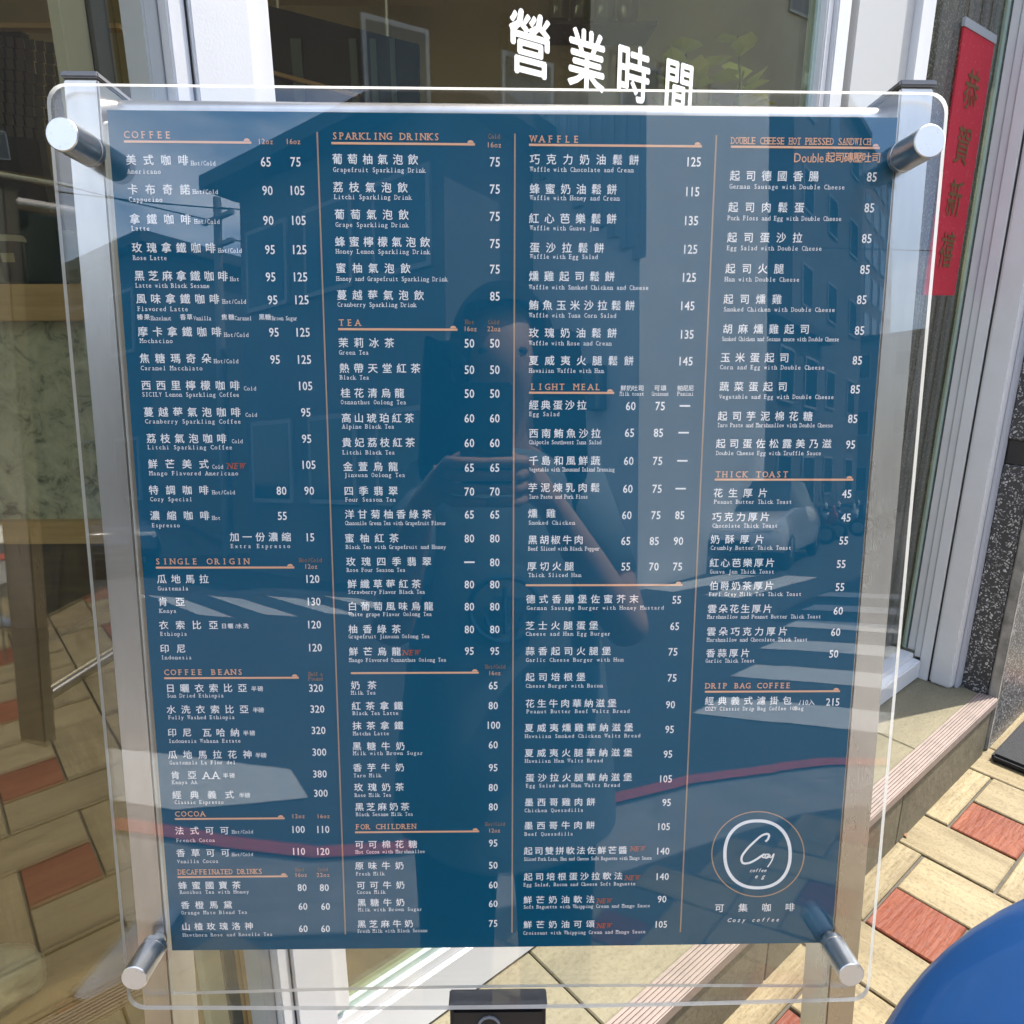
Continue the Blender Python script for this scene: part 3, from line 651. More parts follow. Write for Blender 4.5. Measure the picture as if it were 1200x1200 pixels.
back = sheet(-.0042, .5004, .0062, .6285, -.0050, .003, .003, -1.2, stand, 'back_panel')
for px, py in ((72, 157), (1090, 165), (157, 1147), (998, 1143)):
    DF = .0365; u, v = uv(px, py, DF); r = .0095 if py < 600 else .0092
    mb = MB()
    prof = [(-.002, r * .55), (.0056, r * .55), (.0056, r), (.0092, r), (.0094, r * .94), (.0100, r * .94), (.0102, r), (DF - .0006, r), (DF, r - .0006), (DF, .0)]
    seg = 40; vs = []
    for d, q in prof[:-1]:
        for k in range(seg):
            a = 2 * math.pi * k / seg; vs.append(W3(u + q * math.cos(a), v + q * math.sin(a), d))
    n = len(prof) - 1
    fs = [(i * seg + k, i * seg + (k + 1) % seg, (i + 1) * seg + (k + 1) % seg, (i + 1) * seg + k) for i in range(n - 1) for k in range(seg)]
    mb.add(vs, fs, 0); mb.add(vs, [tuple(range(seg))], 0)
    mb.add(vs[(n - 1) * seg:], [tuple(range(seg))], 1)
    part(mb, 'standoff_cap', [CHROME, CAP_FACE], stand, smooth=True)
# black clamp on the lower tube, central pole and floor plate
u0, v0 = uv(527, 1181, .004); u1, _ = uv(640, 1181, .004)
clampb = part(bbox(MB(), u0, u1, v0 + .0015, v0 + .17, -.012, .004), 'clamp', BLACK, stand, bevel=.003)
o = bbox(MB(), u0 - .001, u1 + .001, v0 - .0012, v0 + .0014, -.013, .005).build('clamp_rim', mat('dark_grey_rim', (.07, .07, .072), .4), None, bevel=.001); o.parent = clampb
o = MB().tube([W3(u0 + .03 + .008 * math.cos(t * .5236), v0 + .016 + .008 * math.sin(t * .5236), .0046) for t in range(13)], .0012, 6).build('bolt_ring', CAP_PLASTIC); o.parent = clampb
o = bbox(MB(), u0 + .01, u1 - .01, v0 + .045, v0 + .168, -.060, -.0121).build('clamp_block', BLACK, None, bevel=.003); o.parent = clampb
pc_ = W3((u0 + u1) / 2, v0 + .16, -.03)
part(MB().tube([(pc_[0], pc_[1], 0.008), (pc_[0], pc_[1], pc_[2])], .019, 24), 'pole', STEEL, stand, smooth=True)
mb = MB(); vs = []
for z in (0.0005, .009):
    for a, b in ((-.17, -.15), (.17, -.15), (.17, .15), (-.17, .15)):
        q = np.array([pc_[0], pc_[1], 0]) + np.array([BU[0], BU[1], 0]) * a - np.array([BN[0], BN[1], 0]) * b; vs.append((q[0], q[1], z))
part(mb.add(vs, [(0, 3, 2, 1), (4, 5, 6, 7), (0, 1, 5, 4), (1, 2, 6, 5), (2, 3, 7, 6), (3, 0, 4, 7)]), 'floor_plate', STEEL, stand, bevel=.002)

# ------------------------------------------------------------------ menu poster
wv = lambda u, v: .0009 * math.sin(5 * u + 1) * max(0, v / PH) ** 3 - .0012
NG = 40; mb = MB()
mb.add([W3(PW * i / NG, PH * j / NG, wv(PW * i / NG, PH * j / NG) + s_) for s_ in (0, -.0003) for j in range(NG + 1) for i in range(NG + 1)],
       [(j * (NG + 1) + i, j * (NG + 1) + i + 1, (j + 1) * (NG + 1) + i + 1, (j + 1) * (NG + 1) + i) for j in range(NG) for i in range(NG)]
       + [((NG + 1) ** 2 + j * (NG + 1) + i, (NG + 1) ** 2 + (j + 1) * (NG + 1) + i, (NG + 1) ** 2 + (j + 1) * (NG + 1) + i + 1, (NG + 1) ** 2 + j * (NG + 1) + i + 1) for j in range(NG) for i in range(NG)])
poster = mb.build('menu_poster', BLUE_POSTER, smooth='all'); tag(poster, 'deep blue cafe menu poster with white Chinese and English lines and orange headings', 'poster')
PR = Print(lambda u, v, d=0: W3(u, v, wv(u, v) + .0004 + d))
SEC = ['']
def zh(t, x0, x1, y, em=.0067, m=None):
    a = uv(x0, y); b = uv(x1, y); PR.text(SEC[0] + '_lines', m or INK_WHITE, t, a[0], b[0], a[1], em, .012)
def en(t, x0, x1, y, em=.0042, m=None):
    a = uv(x0, y); b = uv(x1, y); PR.text(SEC[0] + '_lines', m or INK_WHITE, t, a[0], b[0], a[1], em, .0, True, 0, True)
def tg(t, x0, x1, y, m=None): en(t, x0, x1, y, .0040, m)
def new(x0, x1, y):
    a = uv(x0, y); b = uv(x1, y); PR.text(SEC[0] + '_new_mark', INK_RED, 'NEW', a[0], b[0], a[1], .0058, .012, True, .25, True)
def head(sec, t, x0, x1, y, lx0, lx1, ly):
    SEC[0] = sec
    if t:
        a = uv(x0, y); b = uv(x1, y); PR.text(sec + '_heading', INK_ORANGE, t, a[0], b[0], a[1], .0060, .006, True, 0, True)
    a = uv(lx0, ly); b = uv(lx1, ly)
    PR.poly(sec + '_heading', INK_ORANGE, [(a[0], a[1] - .0006), (b[0], a[1] - .0006), (b[0], a[1] + .0008), (a[0], a[1] + .0008)])
    e = b[0]; PR.poly(sec + '_heading', INK_ORANGE, [(e - .0028 - .0020 * math.cos(k * math.pi / 8), a[1] - .0008 - .0016 * math.sin(k * math.pi / 8)) for k in range(9)])
def oz(t, x0, x1, y, dim=False):
    a = uv(x0, y); b = uv(x1, y); PR.text(SEC[0] + '_heading', INK_DIM if dim else INK_ORANGE, t, a[0], b[0], a[1], .0046 if not dim else .0042, .0, True, 0, True)
def pr(x, y, t):
    a = uv(x, y); wd = {1: .0046, 2: .0082, 3: .0120}[len(t)]
    if t == '-': PR.poly(SEC[0] + '_prices', INK_WHITE, [(a[0] - .0036, a[1] - .0005), (a[0] + .0036, a[1] - .0005), (a[0] + .0036, a[1] + .0006), (a[0] - .0036, a[1] + .0006)]); return
    wd *= 1.2
    PR.text(SEC[0] + '_prices', INK_WHITE, t, a[0] - wd / 2, a[0] + wd / 2, a[1], .0080, .013, False)
def rows(data):
    """each row: chinese, x0, x1, y, english, x0, x1, y, [(price x, y, text)...]"""
    for c, x0, x1, y, e, ex0, ex1, ey, ps in data:
        zh(c, x0, x1, y)
        if e: en(e, ex0, ex1, ey)
        for p in ps: pr(*p)
HC = 'Hot/Cold'
head('coffee', 'COFFEE', 143, 201, 157, 144.5, 294, 165); oz('12oz', 301, 320, 165); oz('16oz', 334, 352, 165)
rows([('美式咖啡', 147, 220, 187, 'Americano', 148, 188, 200, [(311, 189, '65'), (346, 189, '75')]),
 ('卡布奇諾', 149, 222, 221.5, 'Cappucino', 150, 190, 233, [(313, 222.6, '90'), (347.5, 222.6, '105')]),
 ('拿鐵咖啡', 151.5, 223, 256.5, 'Latte', 153, 175, 267, [(314, 257.7, '90'), (349, 257.7, '105')]),
 ('玫瑰拿鐵咖啡', 154, 252, 290, 'Rose Latte', 155, 195, 301.5, [(316, 292, '95'), (350, 292, '125')]),
 ('黑芝麻拿鐵咖啡', 157, 266.5, 323, 'Latte with Black Sesame', 158, 245, 334, [(316.7, 324, '95'), (351, 324, '125')]),
 ('風味拿鐵咖啡', 159, 256.5, 350, 'Flavored Latte', 160, 220, 361.5, [(319, 351, '95'), (352.6, 351, '125')]),
 ('摩卡拿鐵咖啡', 161, 259, 388.6, 'Mochacino', 163, 202, 399, [(320.6, 389, '95'), (354, 389, '125')]),
 ('焦糖瑪奇朵', 163, 247, 420, 'Caramel Macchiato', 164, 237, 431, [(322, 421, '95'), (355.6, 421, '125')]),
 ('西西里檸檬咖啡', 165, 280.5, 451.6, 'SICILY Lemon Sparkling Coffee', 165.5, 280, 462, [(357, 452, '105')]),
 ('蔓越莓氣泡咖啡', 168, 281.5, 483, 'Cranberry Sparkling Coffee', 169, 282, 493.6, [(358, 483, '95')]),
 ('荔枝氣泡咖啡', 171, 265, 514, 'Litchi Sparkling Coffee', 172, 272, 524, [(359, 514, '95')]),
 ('鮮芒美式', 173, 244, 544, 'Mango Flavored Americano', 174, 279, 554.5, [(361, 544.5, '105')]),
 ('特調咖啡', 174, 244, 574.6, 'Cozy Special', 175, 225, 585, [(329.5, 575, '80'), (362, 575, '90')]),
 ('濃縮咖啡', 175.5, 245, 604.5, 'Espresso', 177, 210.5, 615.6, [(330.5, 604.5, '55')]),
 ('加一份濃縮', 268.6, 340.5, 629.6, 'Extra Espresso', 269, 340.5, 640, [(362.7, 629.6, '15')])])
for t, a, b, y in ((HC, 223, 252, 190.5), (HC, 225, 255, 224), (HC, 227, 257, 259), (HC, 255, 283, 293), ('Hot', 269, 280, 326.5), (HC, 260, 288, 353), (HC, 262, 291, 392), (HC, 250, 279, 423),
                   ('Cold', 285, 300, 455), ('Cold', 287, 301, 486), ('Cold', 271, 284, 517), ('Cold', 248, 261, 547), (HC, 248, 275, 577), ('Hot', 248, 258, 607)): tg(t, a, b, y)
for z_, a, b, e, c, d in (('榛果', 160, 175, 'Hazelnut', 176, 200), ('香草', 210.5, 225, 'Vanilla', 226, 247), ('焦糖', 259, 274, 'Caramel', 274.5, 294.5), ('黑糖', 303, 317, 'Brown Sugar', 318, 348)):
    zh(z_, a, b, 371.5, .0040); tg(e, c, d, 372.5)
new(266, 287, 546)
head('single_origin', 'SINGLE ORIGIN', 180, 293, 658, 182, 344.6, 665.3); oz(HC, 350, 377, 656.5, True); oz('12oz', 356, 372, 664)
rows([('瓜地馬拉', 183.6, 244, 679, 'Guatemala', 184, 220.5, 689.7, [(365.5, 678.5, '120')]), ('肯亞', 185, 216, 705.6, 'Kenya', 186, 206.5, 716, [(367, 705, '130')]),
 ('衣索比亞', 186, 255, 733, 'Ethiopia', 187, 219, 743, [(367.5, 732, '120')]), ('印尼', 187, 217, 760.6, 'Indonesia', 188, 224.5, 770.7, [(368.6, 759, '120')])])
zh('日曬', 259, 273, 734, .0040); tg('/', 273, 277, 734); zh('水洗', 277, 291, 734, .0040)
head('coffee_beans', 'COFFEE BEANS', 191, 285, 788, 192, 350, 795); oz('Half a', 361, 378, 790, True); oz('Pound', 361, 378, 795.5, True)
rows([('日曬衣索比亞', 194, 289, 807, 'Sun Dried Ethiopia', 195, 262, 815.5, [(370, 806.4, '320')]), ('水洗衣索比亞', 195, 291, 832, 'Fully Washed Ethiopia', 196.5, 275, 841, [(371.7, 831, '320')]),
 ('印尼', 196, 224, 859, '', 0, 0, 0, []), ('瓦哈納', 237, 280, 859, 'Indonesia Wahana Estate', 197, 282, 868.7, [(373, 856, '320')]),
 ('瓜地馬拉花神', 196.7, 294.7, 885, 'Guatemala La Flor del', 198, 276, 894, [(374, 881.5, '300')]), ('肯亞', 200, 230, 908.8, 'Kenya AA', 201, 231, 917, [(374.6, 907, '380')]),
 ('經典義式', 201.7, 274, 932, 'Classic Espresso', 204, 262, 940.4, [(375.8, 929.6, '300')])])
en('AA', 236, 258, 908.8, .0085)
for a, b, y in ((294, 308, 807.5), (296, 309, 832.5), (284.6, 298.6, 859.5), (299, 312, 885.5), (261, 275, 909.3), (280, 293, 932.3)): zh('半磅', a, b, y, .0042)
head('cocoa', 'COCOA', 204, 241, 954, 204.6, 333.5, 960); oz('12oz', 341, 357.5, 956.7); oz('16oz', 370.6, 386.7, 956.7)
rows([('法式可可', 205, 268, 974, 'French Cocoa', 206, 252, 985, [(349, 972, '100'), (378, 972, '110')]), ('香草可可', 206.5, 269, 1000, 'Vanilla Cocoa', 207, 256, 1009.6, [(349.6, 997.7, '110'), (378, 997.7, '120')])])
tg(HC, 271.5, 296.5, 975); tg(HC, 271.5, 296.5, 1001.5)
head('decaffeinated', 'DECAFFEINATED DRINKS', 208, 307.5, 1022, 208, 337, 1028); oz('Hot', 346, 357, 1019, True); oz('16oz', 345, 360, 1025.4); oz('Cold', 372, 384, 1019, True); oz('22oz', 370.6, 386.7, 1025.4)
rows([('蜂蜜國寶茶', 209, 282, 1038, 'Rooibos Tea with Honey', 210.6, 292, 1045.6, [(354, 1040, '80'), (380, 1040, '80')]), ('香橙馬黛', 212, 272, 1061, 'Orange Mate Blend Tea', 212, 290, 1069.6, [(355, 1062, '60'), (381.5, 1062, '60')]),
 ('山楂玫瑰洛神', 213, 296.5, 1086, 'Hawthorn Rose and Roselle Tea', 214, 319.6, 1095.6, [(355.4, 1088, '60'), (381.5, 1088, '60')])])
head('sparkling_drinks', 'SPARKLING DRINKS', 388, 515.6, 158.5, 388, 556.5, 167); oz('Cold', 572, 586, 159, True); oz('16oz', 570, 588, 169)
rows([('葡萄柚氣泡飲', 389, 489.6, 186, 'Grapefruit Sparkling Drink', 389.7, 498.7, 198, [(580, 189, '75')]), ('荔枝氣泡飲', 390, 477.4, 219, 'Litchi Sparkling Drink', 391, 482.6, 230, [(580, 221, '75')]),
 ('葡萄氣泡飲', 391.6, 478.5, 251, 'Grape Sparkling Drink', 392.5, 479, 262.6, [(580, 253, '75')]), ('蜂蜜檸檬氣泡飲', 392.5, 503.6, 283, 'Honey Lemon Sparkling Drink', 393, 504, 294, [(580, 285, '75')]),
 ('蜜柚氣泡飲', 393.6, 480.7, 314, 'Honey and Grapefruit Sparkling Drink', 393.6, 524.7, 326, [(580, 315, '75')]), ('蔓越莓氣泡飲', 394.7, 496.5, 345.6, 'Cranberry Sparkling Drink', 395, 488, 356.4, [(580, 346.7, '85')])])
head('tea', 'TEA', 395, 424, 377.7, 396, 536, 385.4); oz('Hot', 545, 556, 377, True); oz('16oz', 543, 559, 385); oz('Cold', 572, 585, 377, True); oz('22oz', 570.6, 587, 385)
P2 = lambda y, a, b: [(550, y, a), (579.8, y, b)]
rows([('茉莉冰茶', 396.5, 461.7, 401.7, 'Green Tea', 396.7, 432, 412.7, P2(402, '50', '50')), ('熱帶天堂紅茶', 397.7, 492.5, 431.5, 'Black Tea', 397.7, 432.5, 442, P2(433, '50', '50')),
 ('桂花清烏龍', 399, 473.5, 460.6, 'Osmanthus Oolong Tea', 398.8, 476, 471, P2(461, '50', '50')), ('高山琥珀紅茶', 400, 485, 490, 'Alpine Black Tea', 400.6, 462, 499.6, P2(490, '60', '60')),
 ('貴妃荔枝紅茶', 400.6, 486, 518.7, 'Litchi Black Tea', 401, 462.7, 530, P2(519, '60', '60')), ('金萱烏龍', 402, 466, 547, 'Jinxuan Oolong Tea', 402.7, 474.8, 556.5, P2(548, '65', '65')),
 ('四季翡翠', 403, 466, 575.6, 'Four Season Tea', 404, 464, 585.4, P2(576, '70', '70')), ('洋甘菊柚香綠茶', 404, 505.4, 603, 'Chamomile Green Tea with Grapefruit Flavor', 404, 522.7, 613, P2(603, '65', '65')),
 ('蜜柚紅茶', 404, 467, 631, 'Black Tea with Grapefruit and Honey', 405, 522.7, 641, P2(631, '80', '80')), ('玫瑰四季翡翠', 405.6, 505.4, 658.5, 'Rose Four Season Tea', 406, 475, 668, P2(659, '-', '80')),
 ('鮮纖草莓紅茶', 407, 493, 684.8, 'Strawberry Flavor Black Tea', 407.5, 498, 693.8, P2(685, '80', '80')), ('白葡萄風味烏龍', 407.5, 507.5, 711, 'White grape Flavor Oolong Tea', 408, 506, 720, P2(711, '80', '80')),
 ('柚香綠茶', 408, 469.6, 737.7, 'Grapefruit Jinxuan Oolong Tea', 408, 503.5, 746, P2(737.7, '80', '80')), ('鮮芒烏龍', 408.8, 469.6, 764, 'Mango Flavored Osmanthus Oolong Tea', 408.8, 523, 773.7, P2(763, '95', '95'))])
new(472, 492, 765)
head('milk_tea', '', 0, 0, 0, 411, 561, 789); oz(HC, 568.5, 592.5, 781.5, True); oz('16oz', 572, 587, 789)
rows([('奶茶', 411, 441, 803.5, 'Milk Tea', 411, 440.4, 812, [(578, 803.5, '65')]), ('紅茶拿鐵', 412, 472, 827.8, 'Black Tea Latte', 413, 467, 836, [(578, 827, '80')]), ('抹茶拿鐵', 413, 472.4, 851, 'Matcha Latte', 413.4, 456, 859.8, [(578, 850, '100')]),
 ('黑糖牛奶', 413, 474, 875, 'Milk with Brown Sugar', 413.4, 496, 883, [(578, 873, '60')]), ('香芋牛奶', 413.6, 473.4, 900, 'Taro Milk', 414, 447, 909, [(578, 899.7, '95')]), ('玫瑰奶茶', 415, 473.4, 923, 'Rose Milk Tea', 415.5, 458.6, 932, [(578, 923, '80')]),
 ('黑芝麻奶茶', 416, 479.7, 946, 'Black Sesame Milk Tea', 417, 484, 954.5, [(578, 945.7, '80')])])
head('for_children', 'FOR CHILDREN', 416, 488, 969, 416, 561.5, 975.5); oz(HC, 568.6, 592, 966, True); oz('12oz', 572, 586.5, 973.5)
rows([('可可棉花糖', 416, 488.7, 990, 'Hot Cocoa with Marshmallow', 416.5, 498, 998.4, [(578, 988, '95')]), ('原味牛奶', 416, 473, 1015, 'Fresh Milk', 417, 451, 1024, [(578, 1014, '50')]), ('可可牛奶', 418, 474, 1037.7, 'Cocoa Milk', 418, 452, 1045.5, [(578, 1037, '60')]),
 ('黑糖牛奶', 419, 474, 1058, 'Milk with Brown Sugar', 419.7, 495, 1066, [(578, 1059, '60')]), ('黑芝麻牛奶', 419, 484, 1083, 'Fresh Milk with Black Sesame', 419, 501, 1091, [(578, 1082, '75')])])
head('waffle', 'WAFFLE', 620, 680.6, 162, 620, 823, 169)
rows([('巧克力奶油鬆餅', 621, 749, 186.2, 'Waffle with Chocolate and Cream', 621, 743, 197.6, [(813, 189, '125')]), ('蜂蜜奶油鬆餅', 621, 723, 221, 'Waffle with Honey and Cream', 621, 726.5, 231, [(811.4, 224, '115')]),
 ('紅心芭樂鬆餅', 620, 722.6, 255.7, 'Waffle with Guava Jam', 621, 702, 266.5, [(810, 258, '135')]), ('蛋沙拉鬆餅', 621, 708, 290, 'Waffle with Egg Salad', 621, 701, 300, [(809, 291.6, '125')]),
 ('燻雞起司鬆餅', 620, 720.4, 323.5, 'Waffle with Smoked Chicken and Cheese', 620, 760.5, 336, [(807.5, 324.6, '125')]), ('鮪魚玉米沙拉鬆餅', 620, 744, 357.5, 'Waffle with Tuna Corn Salad', 620, 722.6, 369, [(805.6, 358, '145')]),
 ('玫瑰奶油鬆餅', 620, 723, 390, 'Waffle with Rose and Cream', 620, 717, 401.7, [(805, 391.5, '135')]), ('夏威夷火腿鬆餅', 620, 742.7, 422.5, 'Hawaiian Waffle with Ham', 620, 708, 434, [(803.5, 423, '145')])])
head('light_meal', 'LIGHT MEAL', 620.6, 705, 453, 620, 720, 460)
for c, a, b, e, x0, x1 in (('鮮奶吐司', 727.5, 754.6, 'Milk toast', 726.5, 755), ('可頌', 767, 781, 'Croissant', 764, 784), ('帕尼尼', 794, 813.5, 'Panini', 794, 813.5)): zh(c, a, b, 454.8, .0040); tg(e, x0, x1, 461.2)
def P3(y, a, b, c, x=(0, 0, 0)): return [(x[0], y, a), (x[1], y, b), (x[2], y, c)]
rows([('經典蛋沙拉', 620, 687.5, 474.8, 'Egg Salad', 620, 656, 485, P3(475.6, '60', '75', '-', (739.4, 774, 803))), ('西南鮪魚沙拉', 620, 704, 508, 'Chipotle Southwest Tuna Salad', 620, 705, 518, P3(507, '65', '85', '-', (738, 772, 801.5))),
 ('千島和風鮮蔬', 620, 703.5, 540, 'Vegetable with Thousand Island Dressing', 620, 720.6, 550, P3(540, '60', '75', '-', (737, 771, 800))), ('芋泥煉乳肉鬆', 619, 703, 571.7, 'Taro Paste and Pork Floss', 620, 689, 582, P3(572.7, '60', '75', '-', (736, 770.4, 798))),
 ('燻雞', 619, 651, 602, 'Smoked Chicken', 619, 674.4, 612.5, P3(603.7, '60', '75', '85', (734.8, 769, 797))), ('黑胡椒牛肉', 619, 683.6, 633, 'Beef Sliced with Black Pepper', 619, 703, 643, P3(634, '65', '85', '90', (733.6, 767, 795.4))),
 ('厚切火腿', 618, 672.6, 664, 'Thick Sliced Ham', 619, 681.4, 674, P3(664, '55', '70', '75', (733.6, 766.6, 794.4)))])
head('burger', '', 0, 0, 0, 616, 800, 686)
rows([('德式香腸堡佐蜜芥末', 616.6, 748.4, 702.6, 'German Sausage Burger with Honey Mustard', 617, 778.6, 712.6, [(793.4, 703, '55')]), ('芝士火腿蛋堡', 616, 701, 733.6, 'Cheese and Ham Egg Burger', 616, 716, 743, [(791, 734, '65')]),
 ('蒜香起司火腿堡', 616, 716, 763.6, 'Garlic Cheese Burger with Ham', 616, 731, 773.6, [(789, 764, '75')]), ('起司培根堡', 616, 686, 794, 'Cheese Burger with Bacon', 616, 707, 804, [(788, 794.6, '75')]),
 ('花生牛肉華納滋堡', 616, 722.5, 825, 'Peanut Butter Beef Waltz Bread', 616.7, 738.5, 834, [(786, 826, '90')]), ('夏威夷燻雞華納滋堡', 615, 742, 853.5, 'Hawaiian Smoked Chicken Waltz Bread', 615, 751, 863, [(785, 855, '95')]),
 ('夏威夷火腿華納滋堡', 615, 741, 883, 'Hawaiian Ham Waltz Bread', 615, 707, 892, [(783, 884, '95')]), ('蛋沙拉火腿華納滋堡', 616, 740.7, 912, 'Egg Salad and Ham Waltz Bread', 616, 727, 921, [(780, 913, '105')]),
 ('墨西哥雞肉餅', 615, 697.5, 940.7, 'Chicken Quesadilla', 614.5, 684, 950, [(781.5, 940.7, '95')]), ('墨西哥牛肉餅', 614.5, 697, 968, 'Beef Quesadilla', 614.5, 672, 977.7, [(777.7, 969, '105')]),
 ('起司雙拼軟法佐鮮芒醬', 614, 735, 997.7, 'Sliced Pork Loin, Ham and Cheese Soft Baguette with Mango Sauce', 614, 764, 1007, [(776.7, 997.7, '140')]), ('起司培根蛋沙拉軟法', 614, 729.5, 1028, 'Egg Salad, Bacon and Cheese Soft Baguette', 613.5, 745, 1037, [(776, 1027.6, '140')]),
 ('鮮芒奶油軟法', 613.5, 696.7, 1055, 'Soft Baguette with Whipping Cream and Mango Sauce', 613.5, 762, 1063, [(776, 1054, '90')]), ('鮮芒奶油可頌', 613.5, 696.7, 1084, 'Croissant with Whipping Cream and Mango Sauce', 613, 756.7, 1093.5, [(774.5, 1083.6, '105')])])
new(739, 756, 995); new(733, 750, 1029); new(700, 716.7, 1056); new(700, 716.7, 1085)
head('pressed_sandwich', 'DOUBLE CHEESE HOT PRESSED SANDWICH', 857, 1021.5, 164, 857, 1032, 171.2)
a = uv(930.4, 184); b = uv(967, 184); PR.text('pressed_sandwich_heading', INK_ORANGE, 'Double', a[0], b[0], a[1], .0080, 0, False)
zh('起司磚壓吐司', 968, 1033, 184, .0066, INK_ORANGE)
rows([('起司德國香腸', 856, 960, 205.6, 'German Sausage with Double Cheese', 855, 991, 217.7, [(1022.5, 206.7, '85')]), ('起司肉鬆蛋', 854, 943, 242.5, 'Pork Floss and Egg with Double Cheese', 853, 987, 254.8, [(1019.6, 243, '85')]),
 ('起司蛋沙拉', 852.7, 940.8, 278, 'Egg Salad with Double Cheese', 852, 964, 290, [(1016.5, 279, '85')]), ('起司火腿', 850.8, 919, 314.6, 'Ham with Double Cheese', 849.6, 937.7, 326.7, [(1014.4, 315.4, '85')]),
 ('起司燻雞', 848.5, 916.5, 350.4, 'Smoked Chicken with Double Cheese', 848, 979.4, 362, [(1010.6, 350.8, '85')]), ('胡麻燻雞起司', 847.5, 949, 385.4, 'Smoked Chicken and Sesame sauce with Double Cheese', 846.5, 984, 396.7, [(1008, 387, '85')]),
 ('玉米蛋起司', 845, 925, 419, 'Corn and Egg with Double Cheese', 844, 967, 430, [(1005.4, 422, '85')]), ('蔬菜蛋起司', 843.7, 923, 453, 'Vegetable and Egg with Double Cheese', 843, 978, 464.6, [(1003, 456, '85')]),
 ('起司芋泥棉花糖', 841.7, 952.7, 487.7, 'Taro Paste and Marshmallow with Double Cheese', 841, 976.7, 498, [(1000, 490.6, '85')]), ('起司蛋佐松露美乃滋', 839.6, 975, 520, 'Double Cheese Egg with Truffle Sauce', 839.6, 963, 530.8, [(997.5, 520.8, '95')])])
head('thick_toast', 'THICK TOAST', 838, 925, 555.8, 838, 1000.6, 562)
rows([('花生厚片', 836.7, 899.6, 578, 'Peanut Butter Thick Toast', 837, 928.7, 588, [(993, 578.7, '45')]), ('巧克力厚片', 835, 902, 606, 'Chocolate Thick Toast', 835, 912, 616, [(992, 606.5, '45')]),
 ('奶酥厚片', 833, 895.6, 632.4, 'Crumbly Butter Thick Toast', 833, 928, 642, [(989.4, 633.5, '55')]), ('紅心芭樂厚片', 832, 908, 660, 'Guava Jam Thick Toast', 832, 908, 670, [(986.5, 661, '55')]),
 ('伯爵奶茶厚片', 831.5, 907, 687, 'Earl Grey Milk Tea Thick Toast', 831, 940, 696.5, [(985, 688, '55')]), ('雲朵花生厚片', 829.7, 905, 714, 'Marshmallow and Peanut Butter Thick Toast', 829, 962.7, 723, [(983, 716, '60')]),
 ('雲朵巧克力厚片', 828.8, 923, 740.6, 'Marshmallow and Chocolate Thick Toast', 828.6, 947, 750, [(980, 741, '60')]), ('香蒜厚片', 828, 878.7, 766, 'Garlic Thick Toast', 827, 885, 774.6, [(977.7, 766.5, '50')])])
head('drip_bag', 'DRIP BAG COFFEE', 826.5, 927.6, 804, 826.5, 985, 811)
rows([('經典義式濾掛包', 826.5, 928, 822, 'COZY Classic Drip Bag Coffee 10Bag', 826.5, 942.4, 831, [(976.6, 823, '215')])])
en('/10', 936, 948, 823.7, .0055); zh('入', 948, 955, 823.7, .0048)
# divider lines and the round logo
for a, b in (((371.3, 154), (404.8, 1095)), ((603.5, 156), (600, 1093)), ((840, 158), (797.5, 1093))):
    p = uv(*a); q = uv(*b); PR.stroke('divider_line', INK_TAN, [p, q], .0010)
def LG(x, y): return uv(800 + x / 6, 920 + y / 6)
PR.stroke('logo_ring', INK_TAN, [LG(532 + 325 * math.cos(t * math.pi / 36), 490 + 299 * math.sin(t * math.pi / 36)) for t in range(72)], .0009, True)
def sq(t, a, b, e): c, s_ = math.cos(t), math.sin(t); return (math.copysign(abs(c) ** e, c) * a, math.copysign(abs(s_) ** e, s_) * b)
PR.stroke('logo_badge', INK_WHITE, [LG(529 + sq(t * math.pi / 36, 230, 236, .89)[0], 492 + sq(t * math.pi / 36, 230, 236, .89)[1]) for t in range(72)], .0025, True)
def smooth(pts, n=6):
    out = []
    for i in range(len(pts) - 1):
        p0 = pts[max(i - 1, 0)]; p1 = pts[i]; p2 = pts[i + 1]; p3 = pts[min(i + 2, len(pts) - 1)]
        for k in range(n):
            t = k / n; out.append(tuple(.5 * (2 * p1[j] + (p2[j] - p0[j]) * t + (2 * p0[j] - 5 * p1[j] + 4 * p2[j] - p3[j]) * t * t + (-p0[j] + 3 * p1[j] - 3 * p2[j] + p3[j]) * t ** 3) for j in (0, 1)))
    return out + [pts[-1]]
def script(pts, wd=.0012): PR.stroke('logo_script', INK_WHITE, [LG(*p) for p in smooth(pts)], wd)
script([(585, 402), (602, 385), (610, 360), (596, 348), (555, 362), (505, 405), (455, 455), (418, 510), (425, 552), (470, 552), (520, 528), (560, 500)], .0017)
script([(560, 500), (572, 490), (585, 500), (575, 515), (562, 508), (575, 494), (592, 492), (610, 492), (597, 510), (585, 520), (605, 514), (618, 496), (616, 512), (628, 512), (645, 488), (630, 535), (600, 582)], .0010)
a = LG(475, 604); b = LG(597, 604); PR.text('logo_script', INK_WHITE, 'coffee', a[0], b[0], a[1], .0042, .004, True, .35)
a = LG(512, 645); b = LG(585, 645); PR.text('logo_script', INK_WHITE, 'e g', a[0], b[0], a[1], .0050, .006, True, .35)
SEC[0] = 'logo'
zh('可集咖啡', 838, 931.7, 1065, .0074); a = uv(852.5, 1079); b = uv(915, 1079); PR.text('logo_lines', INK_WHITE, 'Cozy coffee', a[0], b[0], a[1], .0046, .010, True, .3)
GL.prepare()
PR.build(poster); pb.build(banner)
for o in list(bpy.data.objects):
    pass
dp.build(None)
for o in [o for o in bpy.data.objects if o.name.startswith('lettering') and o.parent is None]: world_child(o, door)

